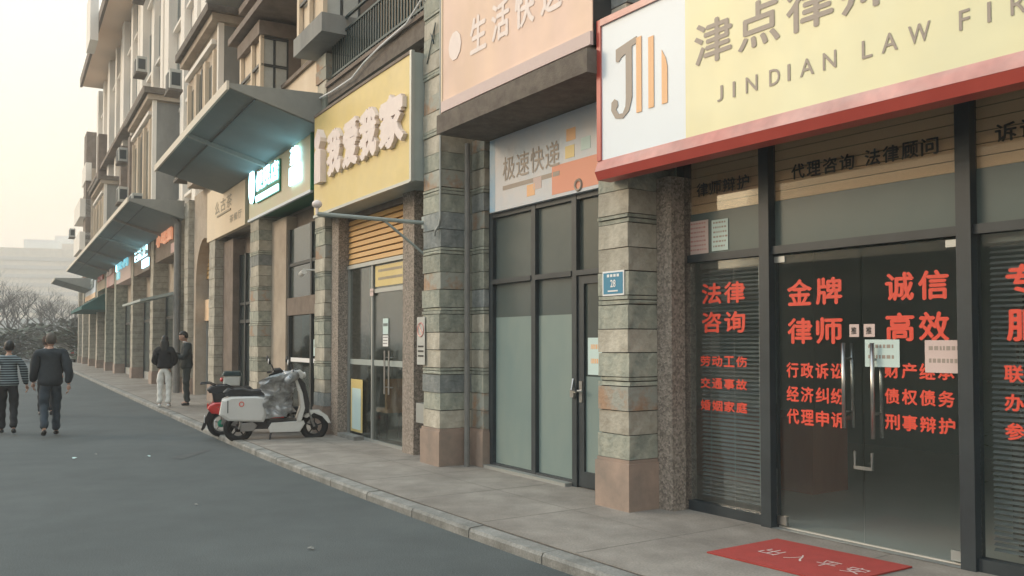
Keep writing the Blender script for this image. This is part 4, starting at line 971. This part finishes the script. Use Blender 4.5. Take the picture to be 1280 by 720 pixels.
    build('eyes', b, M['hair'], o); b = B(raw=True); b.ball(loc_((0, .087, -.058)), .022 * k, .006 * k, .005 * k, 8, 4); build('mouth', b, M['red_hi'], o)
    # hair
    def hh(p):
        z = p.z / (.13 * k); q = Vector(p)
        if p.y > 0 and z < .25: q.y *= .35; q.x *= .9
        if z < (-.72 if p.y < .02 else -.35): q *= .8
        q *= 1 + .035 * math.sin(p.x * 190) * math.cos(p.y * 170)
        return R @ q
    b = B(raw=True); b.ball(loc_((0, -.012, .022)), .086 * k, .104 * k, .112 * k, 22, 14, hh)
    if longhair:
        hv, hfc = skinmesh([tuple(loc_((0, -.04, .03))) + (.105 * k, .10 * k), tuple(loc_((0, -.055, -.08))) + (.120 * k, .09 * k), tuple(loc_((.005, -.085, -.20))) + (.125 * k, .07 * k), tuple(loc_((0, -.10, -.30))) + (.085 * k, .05 * k)], [(0, 1), (1, 2), (2, 3)], 2); b.add(hv, hfc)
    build('hair', b, M[hairm], o, smooth=True)
    # jacket or hoodie
    N = []; E = []; g = loose * 1.18
    hem = lerp(J['pelvis'], (J['pelvis'][0], J['pelvis'][1], 0), tail)
    p0 = nd(hem, .168 * g, .125 * g); p1 = nd(lerp(J['pelvis'], J['chest'], .15), .150 * g, .115 * g); p2 = nd(lerp(J['pelvis'], J['chest'], .55), .140 * g, .108 * g); p3 = nd(J['chest'], .165 * g, .118 * g); p4 = nd(lerp(J['chest'], J['neck'], .62), .150 * g, .105); p5 = nd(lerp(J['chest'], J['neck'], .98), .078, .074)
    E += [(p0, p1), (p1, p2), (p2, p3), (p3, p4), (p4, p5)]
    for sd in ('r', 'l'):
        a = nd(lerp(J['sh' + sd], (J['sh' + sd][0] * 1.08, J['sh' + sd][1], 1.44), .4), .086 * g); m1 = nd(lerp(J['sh' + sd], J['el' + sd], .5), .064 * g); e = nd(J['el' + sd], .058 * g); w = nd(lerp(J['el' + sd], J['wr' + sd], .93), .044 * g); E += [(p4, a), (a, m1), (m1, e), (e, w)]
    vs, fs = skinmesh(N, E); random.seed(int(H * 100))
    vs = [(x + .007 * math.sin(z * 23 + y * 29), y + .009 * math.sin(z * 37 + x * 31), z + .004 * math.sin(x * 45)) for x, y, z in vs]
    b = B(raw=True); b.add(vs, fs); build(top, b, M[topm], o, smooth=True)
    if collar:
        b = B(raw=True); nb_ = Vector(J['neck']) * k + Vector((0, .004, .018 * k)); b.torus(nb_, (0, -.25, 1), .058 * k, .014 * k, 16, 6); build('collar', b, M[collar], o, smooth=True)
    # trousers
    N = []; E = []
    q0 = nd(lerp(J['pelvis'], J['chest'], .30), .135, .108); q1 = nd(J['pelvis'], .152, .128); E += [(q0, q1)]
    for sd in ('r', 'l'):
        h = nd(J['hip' + sd], .108, .118); mm = nd(lerp(J['hip' + sd], J['kn' + sd], .5), .090, .096); kn = nd(J['kn' + sd], .075); c = nd(lerp(J['kn' + sd], J['an' + sd], .5), .068); an = nd(lerp(J['kn' + sd], J['an' + sd], 1.04), .074); E += [(q1, h), (h, mm), (mm, kn), (kn, c), (c, an)]
    vs, fs = skinmesh(N, E); vs = [(x + .005 * math.sin(z * 40 + y * 9), y + .006 * math.sin(z * 36), z) for x, y, z in vs]
    b = B(raw=True); b.add(vs, fs); build('trousers', b, M[legm], o, smooth=True)
    for sd in ('r', 'l'):
        a = Vector(J['an' + sd]) * k; t = Vector(J['toe' + sd]) * k; d = t - a; dn = Vector((d.x, d.y, d.z)).normalized()
        back = a - dn * .055 * k; back.z = a.z - .045 * k
        vs, fs = skinmesh([tuple(back) + (.040 * k, .036 * k), tuple((a + t) / 2 - Vector((0, 0, .02 * k))) + (.046 * k, .042 * k), tuple(t + dn * .02 * k) + (.046 * k, .030 * k)], [(0, 1), (1, 2)], 2)
        b = B(raw=True); b.add(vs, fs); build('shoe', b, M[shoe], o, smooth=True)
    return o
def base_pose(**kw):
    J = dict(pelvis=(0, 0, .95), chest=(0, .0, 1.30), neck=(0, -.01, 1.46), head=(0, .015, 1.625),
             shr=(.185, -.01, 1.40), shl=(-.185, -.01, 1.40), elr=(.25, -.03, 1.12), ell=(-.25, -.03, 1.12), wrr=(.26, .05, .88), wrl=(-.26, .05, .88),
             hipr=(.095, 0, .90), hipl=(-.095, 0, .90), knr=(.10, .01, .50), knl=(-.10, .01, .50), anr=(.10, -.02, .095), anl=(-.10, -.02, .095), toer=(.12, .10, .045), toel=(-.12, .10, .045))
    J.update(kw); return J
def heading(s): return phi(s)      # facing up the street: local +y along +s
walk_a = base_pose(knr=(.10, .10, .52), anr=(.10, .14, .10), toer=(.12, .26, .05), knl=(-.09, -.03, .49), anl=(-.09, -.30, .17), toel=(-.10, -.22, .06), elr=(.27, -.12, 1.13), wrr=(.27, -.12, .87), ell=(-.25, .03, 1.12), wrl=(-.25, .14, .90))
walk_b = base_pose(knl=(-.10, .12, .52), anl=(-.10, .16, .10), toel=(-.11, .28, .05), knr=(.09, -.03, .49), anr=(.09, -.26, .15), toer=(.10, -.17, .06), elr=(.26, .02, 1.13), wrr=(.30, .12, .90), ell=(-.27, -.12, 1.13), wrl=(-.25, -.10, .88))
person('grey haired man in a dark navy suit jacket and denim walking away down the road', W(13.2, 4.46, ROAD), heading(13), 1.75, walk_a, 'jacket', 'suit', 'jean', 'greyhair', tail=.14, loose=1.14)
person('walker in a blue and white striped knit top and black trousers seen from behind', W(13.95, 5.07, ROAD), heading(14), 1.62, walk_b, 'striped_top', 'stripe', 'blackc', tail=.10, loose=1.0)
person('person in black with a white collar walking just beyond the man in the navy suit', W(17.8, 4.35, ROAD), heading(17), 1.72, walk_b, 'coat', 'blackc', 'blackc', 'brownc', collar='t_white', tail=.2, loose=.95, head=(-.7, 0))
stand = base_pose(wrr=(.13, .20, 1.02), wrl=(-.13, .20, 1.02), elr=(.25, .0, 1.10), ell=(-.25, .0, 1.10))
person('woman with long dark hair in a black hoodie and white trousers standing at the kerb', W(18.1, 1.93, 0.0), heading(18) - .35, 1.66, stand, 'hoodie', 'blackc', 'whitec', longhair=True, shoe='t_white', tail=.03, loose=1.12)
lean = base_pose(head=(0, .075, 1.61), neck=(0, .02, 1.46), chest=(0, .01, 1.30), wrr=(.06, .29, 1.22), wrl=(-.10, .27, 1.16), elr=(.25, .06, 1.12), ell=(-.25, .06, 1.12))
mn = person('man in a dark grey suit looking down at the phone in his hands', W(18.25, 1.42, 0.0), heading(18) + 1.45, 1.77, lean, 'jacket', 'suit2', 'suit2', collar='t_white', tail=.14, loose=1.1, head=(0, .45))
o = wthing('phone', 'small dark phone held by the man in the grey suit', 'phone', (0, 0, 0)); o.matrix_world = mn.matrix_basis @ Matrix.Translation((-.02, .37, 1.26)) @ Matrix.Rotation(-.7, 4, 'X')
b = B(raw=True); b.box(-.037, .037, -.004, .004, -.075, .075); build('case', b, M['black'], o); b = B(raw=True); b.box(-.033, .033, -.0048, -.0041, -.07, .07); build('screen', b, M['carglass'], o)

# ================================================================== scooters (local x forward, y to the left)
def wheel(o, x, z, R, hubm, y=0, w=.045, rm='hub'):
    b = B(raw=True); b.torus((x, y, z), (0, 1, 0), R - w, w, 28, 10); t = build('wheel', b, M['rubber'], o, smooth=True)
    b = B(raw=True); b.torus((x, y, z), (0, 1, 0), R - w * 1.9, .014, 24, 6); build('rim', b, M[rm], t, smooth=True)
    for k in range(5):
        a = k * 2 * math.pi / 5 + .3; b = B(raw=True); b.tube([(x, y, z), (x + (R - w * 1.9) * math.cos(a), y, z + (R - w * 1.9) * math.sin(a))], .014, 6, .010); build('spoke', b, M[rm], t)
    b = B(raw=True); b.tube([(x, y - .06, z), (x, y + .06, z)], .06, 14); build('hub', b, M[hubm], t, smooth=True)
def prof(o, name, pts, y0, y1, m, bev=.02, smooth=False):
    """side profile with softened edges"""
    b = B(raw=True); cx = sum(p[0] for p in pts) / len(pts); cz = sum(p[1] for p in pts) / len(pts)
    def shr(f): return [(cx + (p[0] - cx) * f, cz + (p[1] - cz) * f) for p in pts]
    L = max(max(p[0] for p in pts) - min(p[0] for p in pts), max(p[1] for p in pts) - min(p[1] for p in pts)); f = 1 - 2 * bev / L
    rings = [(shr(f * .96), y0), (shr(1 - (1 - f) * .3), y0 + bev * .3), (pts, y0 + bev), (pts, y1 - bev), (shr(1 - (1 - f) * .3), y1 - bev * .3), (shr(f * .96), y1)]
    n = len(pts); vs = []; fs = []
    for r, y in rings: vs += [(p[0], y, p[1]) for p in r]
    for i in range(5):
        for j in range(n): fs.append((i * n + j, i * n + (j + 1) % n, (i + 1) * n + (j + 1) % n, (i + 1) * n + j))
    fs.append(tuple(range(n - 1, -1, -1))); fs.append(tuple(range(5 * n, 6 * n))); b.add(vs, fs)
    return build(name, b, M[m], o, smooth=smooth)
def scooter(label, bodym, loc, rz, cloth=True, lean=.06, tailbox=False):
    o = wthing('scooter', label, 'scooter', loc, rz); o.rotation_euler = (lean, 0, rz); o.scale = (.94, .94, .96)
    wheel(o, 0, .235, .235, 'black' if cloth else 'hubg', w=.05, rm='black' if cloth else 'hub'); wheel(o, 1.22, .235, .235, 'black', w=.05, rm='black')
    prof(o, 'battery_box', [(.18, .22), (.95, .22), (.95, .33), (.50, .36), (.42, .60), (.20, .62)], -.10, .10, 'black')
    prof(o, 'floorboard', [(.46, .30), (.98, .30), (.98, .36), (.46, .36)], -.16, .16, 'black', .015)
    prof(o, 'side_skirt', [(.50, .17), (.98, .17), (1.06, .30), (1.04, .35), (.52, .33), (.47, .24)], -.175, -.13, bodym)
    prof(o, 'side_skirt', [(.50, .17), (.98, .17), (1.06, .30), (1.04, .35), (.52, .33), (.47, .24)], .13, .175, bodym)
    prof(o, 'body_panel', [(-.30, .47), (-.16, .37), (.40, .34), (.46, .45), (.46, .73), (.30, .76), (-.12, .76), (-.26, .70)] if cloth else [(-.23, .50), (-.16, .42), (.10, .38), (.34, .42), (.36, .56), (.16, .62), (-.10, .61), (-.20, .56)], -.185, .185, bodym, .045)
    front = bodym if cloth else 'black'
    if not cloth: prof(o, 'under_seat', [(-.12, .60), (.44, .55), (.48, .77), (-.16, .77)], -.15, .15, 'black', .03)
    prof(o, 'seat', [(-.20, .765), (.50, .765), (.54, .80), (.46, .86), (.20, .845), (.05, .88), (-.18, .87), (-.24, .82)], -.15, .15, 'seat', .04)
    if not cloth: prof(o, 'rear_fender', [(-.20, .46), (-.08, .42), (-.20, .30), (-.27, .16), (-.31, .12), (-.33, .14), (-.27, .32)], -.055, .055, 'black', .012)
    b = B(raw=True); q_ = 0 if cloth else .09; b.box(-.325 + q_, -.30 + q_, -.09, .09, .50, .58); build('tail_lamp', b, M['redp'], o)
    b = B(raw=True); b.box(-.37 + q_, -.36 + q_, -.09, .09, .26, .37); build('number_plate', b, M['t_white'], o)
    b = B(raw=True)
    for sy in (-.13, .13): b.tube([(.02, sy, .83), (-.20, sy, .93), (-.34, sy, .92)], .011, 6)
    b.tube([(-.34, -.13, .92), (-.34, .13, .92)], .011, 6); build('grab_rail', b, M['black'], o)
    for sy in (-.09, .09):
        b = B(raw=True); b.tube([(.18, sy, .30), (0, sy, .235)], .020, 8); build('swing_arm', b, M['hub'], o); b = B(raw=True); b.tube([(.02, sy * 1.2, .25), (.10, sy * 1.2, .56)], .022, 8); build('shock_absorber', b, M['hub'], o)
    prof(o, 'motor_cover', [(.03, .19), (.25, .20), (.30, .29), (.22, .35), (.04, .32)], -.145, -.10, 'hub', .015)
    # front
    prof(o, 'leg_shield', [(.92, .33), (1.0, .33), (1.06, .55), (1.02, .80), (.93, 1.02), (.88, 1.03), (.96, .80), (.99, .55)], -.19, .19, front, .03)
    prof(o, 'front_cover', [(1.02, .48), (1.12, .46), (1.14, .62), (1.06, .95), (.96, 1.06), (.93, 1.03), (1.04, .80)], -.13, .13, 'black', .04)
    prof(o, 'front_fender', [(1.03, .40), (1.14, .50), (1.30, .50), (1.44, .40), (1.50, .28), (1.46, .28), (1.36, .40), (1.20, .47), (1.08, .38)], -.07, .07, front, .02)
    for sy in (-.065, .065):
        b = B(raw=True); b.tube([(1.22, sy, .235), (1.08, sy * .9, .62)], .018, 8); build('fork_leg', b, M['hub'], o)
    b = B(raw=True); b.tube([(1.10, 0, .60), (.94, 0, 1.08)], .03, 8); build('steering_column', b, M['black'], o)
    b = B(raw=True); b.tube([(.80, -.36, 1.07), (.86, -.22, 1.10), (.93, 0, 1.09), (.86, .22, 1.10), (.80, .36, 1.07)], .015, 8); h = build('handlebar', b, M['black'], o)
    for sy in (-1, 1):
        b = B(raw=True); b.tube([(.86, sy * .24, 1.095), (.79, sy * .38, 1.065)], .022, 8); build('grip', b, M['rubber'], h)
        b = B(raw=True); b.tube([(.88, sy * .20, 1.10), (.84, sy * .27, 1.22), (.80, sy * .33, 1.27)], .008, 6); mr_ = build('mirror_stalk', b, M['black'], h)
        c = Vector((.78, sy * .35, 1.31)); b = B(raw=True); b.ball(c, .020, .085, .058, 12, 7); build('mirror', b, M['black'], h, smooth=True)
        b = B(raw=True); b.ball(c - Vector((.014, 0, 0)), .009, .074, .048, 12, 7); build('mirror_glass', b, M['t_white'] if sy < 0 else M['carglass'], h, smooth=True)
    prof(o, 'handlebar_cover', [(.84, 1.06), (1.02, 1.02), (1.06, 1.10), (.98, 1.17), (.88, 1.16)], -.11, .11, front, .03)
    b = B(raw=True); b.ball((1.05, 0, 1.08), .03, .07, .05); build('headlamp', b, M['t_white'], o, smooth=True)
    b = B(raw=True); b.tube([(.55, -.12, .24), (.48, -.20, .03), (.42, -.20, .01)], .011, 6); b.tube([(.55, .12, .24), (.50, .22, .02), (.42, .22, .0)], .011, 6); b.tube([(.50, -.19, .06), (.50, .19, .06)], .010, 6); build('stand', b, M['black'], o)
    if cloth:
        # padded silver wind apron hung from the handlebar over the knees of the rider
        b = B(raw=True); nu, nv = 44, 38; vs = []; fs = []; random.seed(9)
        for i in range(nu + 1):
            for j in range(nv + 1):
                u = i / nu * 2 - 1; v = j / nv
                y = u * (.33 - .10 * v); z = 1.13 - .66 * v + .05 * (1 - abs(u)) * (1 - v) - .05 * abs(u)
                x = .93 - .10 * math.sin(v * 2.4) - (.12 + .46 * (1 - v * .5) * math.sin(min(1, v * 2.2 + .25) * 1.57)) * abs(u) ** 1.6
                x += .034 * math.sin(9 * u + 7 * v) + .028 * math.sin(19 * v + 8 * u) + .012 * math.sin(31 * u - 13 * v); y += .030 * math.sin(14 * v + 3 * u) + .018 * math.sin(29 * v - 11 * u)
                q_ = Vector((u * 2.3, v * 2.9, 1.7)); n1_ = mnoise.noise(q_ * 1.3); n2_ = abs(mnoise.noise(q_ * 2.6)); n3_ = abs(mnoise.noise(q_ * 5.0 + Vector((5, 1, 2))))
                vs.append((x + .07 * n1_ - .05 * n2_, y + .05 * n2_ * (1 if u > 0 else -1) + .03 * n3_ * (1 if u > 0 else -1), z + .05 * n1_))
        m_ = nv + 1; k = len(vs); vs += [(p[0] + .022, p[1], p[2]) for p in vs]
        for i in range(nu):
            for j in range(nv):
                a = i * m_ + j; fs.append((a, a + 1, a + m_ + 1, a + m_)); fs.append((a + k, a + m_ + k, a + m_ + 1 + k, a + 1 + k))
        for i in range(nu): fs += [(i * m_, (i + 1) * m_, (i + 1) * m_ + k, i * m_ + k), (i * m_ + nv, i * m_ + nv + k, (i + 1) * m_ + nv + k, (i + 1) * m_ + nv)]
        for j in range(nv): fs += [(j, j + k, j + 1 + k, j + 1), (nu * m_ + j, nu * m_ + j + 1, nu * m_ + j + 1 + k, nu * m_ + j + k)]
        b.add(vs, fs); build('wind_apron', b, M['silver'], o, smooth=False)
        for sy in (-1, 1):
            b = B(raw=True); b.tube([(.90, sy * .20, 1.09), (.82, sy * .31, 1.06), (.74, sy * .39, 1.01)], .075, 10, .055); build('hand_muff', b, M['silver'] if sy < 0 else M['black'], o, smooth=True)
        b = B(raw=True); b.torus((.05, -.187, .64), (0, 1, 0), .035, .007, 14, 5); build('badge', b, M['t_red'], o)
        b = B(raw=True); b.box(-.17, -.155, -.188, -.183, .50, .70); build('trim_line', b, M['black'], o)
    if tailbox:
        prof(o, 'tail_box', [(.02, .88), (.30, .88), (.32, 1.05), (.04, 1.05)], -.14, .14, 'ac', .03); prof(o, 'tail_box_lid', [(.00, 1.051), (.34, 1.051), (.31, 1.12), (.04, 1.12)], -.15, .15, 'rail', .03)
        b = B(raw=True); b.ball((.0, 0, .98), .03, .07, .04); build('reflector', b, M['redp'], o, smooth=True)
    return o
def at_scooter(rear, front):
    d = (front - rear); return rear, math.atan2(d.y, d.x)
r0 = W(10.42, 1.99, -.045); rz = math.atan2(14.14 - 13.81 + .02, -3.14 + 4.29)
scooter('white electric scooter with red badge and crumpled silver wind apron parked nose to the shops', 'white', Vector((-4.235, 13.66, -.05)), rz, True, .05)
scooter('red electric scooter with a small tail box half hidden behind the white one', 'redp', Vector((-4.76, 14.45, -.05)), rz + .02, False, .05, True)

# ================================================================== far cars, trees and hill
def car(label, bodym, loc, rz, van=False):
    o = wthing('parked_car', label, 'van' if van else 'car', loc, rz, 'cars parked far down the road')
    Lc, Hc, Wd = (4.9, 1.95, .92) if van else (4.4, 1.45, .88)
    if van: P = [(-2.4, .35), (2.3, .35), (2.4, .9), (2.0, 1.1), (1.4, 1.9), (-2.3, 1.95), (-2.42, 1.0)]
    else: P = [(-2.2, .35), (2.1, .35), (2.2, .7), (1.9, .85), (1.1, .95), (.5, 1.42), (-.9, 1.45), (-1.6, 1.0), (-2.15, .95)]
    prof(o, 'body', P, -Wd, Wd, bodym, .12)
    for sy in (-1, 1):
        y = sy * (Wd + .004)
        Q = [(1.2, 1.12), (1.75, 1.12), (1.3, 1.72), (1.2, 1.75)] if van else [(-1.3, .98), (.95, .98), (.45, 1.33), (-.85, 1.36)]
        prof(o, 'side_window', Q, min(y, y - sy * .03), max(y, y - sy * .03), 'carglass', .004)
        for x in (-1.4, 1.35):
            b = B(raw=True); b.torus((x, sy * .78, .32), (0, 1, 0), .22, .10, 18, 8); w_ = build('wheel', b, M['rubber'], o, smooth=True); b = B(raw=True); b.tube([(x, sy * .80, .32), (x, sy * .90, .32)], .17, 12); build('rim', b, M['hub'], w_)
        b = B(raw=True); b.box(2.12, 2.19, sy * .5 - .15, sy * .5 + .15, .62, .74); build('headlight', b, M['t_white'], o); b = B(raw=True); b.box(-2.24, -2.18, sy * .6 - .1, sy * .6 + .1, .72, .86); build('tail_light', b, M['redp'], o)
    b = B(raw=True); b.add([(1.12, -.7, .98), (1.12, .7, .98), (.56, .62, 1.40), (.56, -.62, 1.40)] if not van else [(2.02, -.78, 1.14), (2.02, .78, 1.14), (1.46, .74, 1.86), (1.46, -.74, 1.86)], [(0, 1, 2, 3)]); b.v = [(x + .035, y, z + .02) for x, y, z in b.v] + [(x + .02, y, z) for x, y, z in b.v]; b.f = [(0, 1, 2, 3), (7, 6, 5, 4), (0, 4, 5, 1), (1, 5, 6, 2), (2, 6, 7, 3), (3, 7, 4, 0)]
    build('windscreen', b, M['carglass'], o); return o
def ground_at(px, dist): return Vector(((px - 640) / F_PX * dist, dist, ROAD))
car('white van parked far down the road under the bare trees', 'car_w', ground_at(33, 88), 2.12, True)
car('white car far away just right of the man in the navy suit', 'car_w', ground_at(77, 66), 2.1)
car('grey car parked at the far end of the pavement', 'car_g', ground_at(90, 76), 2.1)
car('pale car at the left edge far down the road', 'car_w', ground_at(4, 74), 2.2)
car('dark grey car beyond the white van', 'car_g', ground_at(56, 96), 2.1)
def tree_mesh(seed, h):
    random.seed(seed); tb = B(raw=True); cb = B(raw=True); tips = []
    tb.tube([(0, 0, 0), (random.uniform(-.1, .1), 0, h * .2), (random.uniform(-.2, .2), .1, h * .38)], .17, 7, .12)
    def br(p, d, L, r, lv):
        q = p + d * L * .5 + Vector((random.uniform(-.1, .1), random.uniform(-.1, .1), 0)) * L; e = q + (d + Vector((0, 0, .15))).normalized() * L * .5
        (tb if lv == 0 else cb).tube([p, q, e], r, 5 if lv < 2 else 3, r * .55)
        if lv >= 4: return
        for k in range(3 if lv < 3 else 4):
            dd = (d + Vector((random.uniform(-1, 1), random.uniform(-1, 1), random.uniform(-.25, .8))) * .85).normalized(); br(lerpv(p, e, random.uniform(.45, 1)), dd, L * random.uniform(.55, .8), r * .5, lv + 1)
    for k in range(5):
        a = k * 1.25 + random.uniform(-.3, .3); br(Vector((0, .05, h * random.uniform(.26, .38))), Vector((math.cos(a) * .7, math.sin(a) * .7, random.uniform(.5, 1.1))).normalized(), h * .27, .07, 0)
    return tb, cb
def lerpv(a, b, t): return a + (b - a) * t
protos = []
for sd, h in ((21, 8.5), (22, 7.5)):
    tb, cb = tree_mesh(sd, h); protos.append((mkmesh('trunk', tb.v, tb.f, M['bark']), mkmesh('crown', cb.v, cb.f, M['twig'])))
TL = ['bare hazy tree farthest left of the row', 'bare tree rising behind the striped walker', 'low bare tree behind the white van', 'tallest bare tree left of the far canopy', 'bare spreading tree close to the end of the shops', 'bare thin tree beyond the parked cars', 'dim bare tree at the back between two others', 'small bare tree nearest the end of the pavement', 'faint bare tree in the far haze', 'faint leaning bare tree beside the hill']
for i, (px, d, sc_) in enumerate(((-30, 78, 1.1), (14, 84, 1.0), (38, 96, .9), (52, 90, 1.05), (80, 88, .85), (66, 110, 1.0), (24, 118, 1.05), (98, 80, .62), (-6, 112, 1.2), (90, 125, 1.0))):
    o = wthing('bare_tree', TL[i], 'tree', ground_at(px, d), i * 1.3, 'bare trees at the end of the road'); o.scale = (sc_ * 1.15, sc_ * 1.15, sc_)
    for me in protos[i % 2]:
        c = bpy.data.objects.new(me.name.split('.')[0], me); COL.objects.link(c); c.parent = o
random.seed(31)
for i, (px, d, h) in enumerate(((20, 72, 2.6), (70, 70, 2.2), (100, 66, 2.4), (-20, 66, 2.2), (50, 84, 3.2), (88, 84, 3.6))):
    leafy('shrub', ('low dark evergreen shrub behind the parked van', 'dark shrub behind the white car', 'dark shrub against the end of the building row', 'dark evergreen shrub at the left edge of the view', 'taller evergreen shrub beyond the cars', 'tallest evergreen shrub before the far end of the shops')[i], 'shrub', ground_at(px, d), h, 1.9, 700, 40 + i, group='evergreen shrubs beyond the road', lo=.08)
# wooded slope in the haze
b = B(raw=True); vs = []; fs = []; nx = 60; random.seed(5)
for i in range(nx + 1):
    x = -330 + i * 7
    hgt = 13 + 5 * math.sin(i * .23) + 2 * math.sin(i * .9) + random.uniform(-1, 1)
    vs += [(x, 260, ROAD - 1), (x, 285, hgt * .75 + random.uniform(-1, 1)), (x, 320, hgt), (x, 380, ROAD - 1)]
for i in range(nx):
    for j in range(3): a = 4 * i + j; fs.append((a, a + 4, a + 5, a + 1))
b.add(vs, fs); build('hill', b, M['hill'], kind='structure')

for i, (px, d, w, h) in enumerate(((52, 330, 34, 36), (84, 360, 26, 41), (8, 400, 40, 34))):
    c = ground_at(px, d); o = wthing('tower_block', ('middle hazy tower block beyond the bare trees', 'tallest hazy tower block close to the end of the row', 'faint tower block at the far left behind the trees')[i], 'building', c, .3, 'far tower blocks in the haze')
    b = B(raw=True); b.box(-w / 2, w / 2, -7, 7, 0, h); build('wall', b, M['plaster_c'], o)
    for f in range(int(h / 3.2) - 1):
        b = B(raw=True); b.box(-w / 2 + 1, w / 2 - 1, -7.25, -7.02, 2.6 + f * 3.2, 4.0 + f * 3.2); build('window_band', b, M['far_pane'], o)
    b = B(raw=True); b.box(-w / 6, w / 6, -4, 4, h, h + 3.5); build('roof', b, M['plaster_w'], o)
o = thing('low_building', 'low building across the road that shows only as a reflection in the shop glass', 'building', 4, 26, ROAD)
part('wall', o, 'stucco', (-26, 30, 24, 31, ROAD, 4.3)); part('roof', o, 'brown', (-26.3, 30.3, 23.6, 31.4, 4.32, 4.6))
for k in range(9): part('window', o, 'film_d', (-24 + k * 6, -20.4 + k * 6, 23.9, 23.98, .7, 3.2))
# ================================================================== air
b = B(raw=True); b.box(-460, 200, -60, 470, -1.4, 50)
hz = build('haze', b, None, kind='stuff')
hm = bpy.data.materials.new('haze_air'); hm.use_nodes = True; t = hm.node_tree; t.nodes.clear()
o_ = t.nodes.new('ShaderNodeOutputMaterial'); v_ = t.nodes.new('ShaderNodeVolumePrincipled'); v_.inputs['Density'].default_value = .0018; v_.inputs['Color'].default_value = (.99, .98, .965, 1)
t.links.new(v_.outputs[0], o_.inputs['Volume']); hz.data.materials.clear(); hz.data.materials.append(hm)
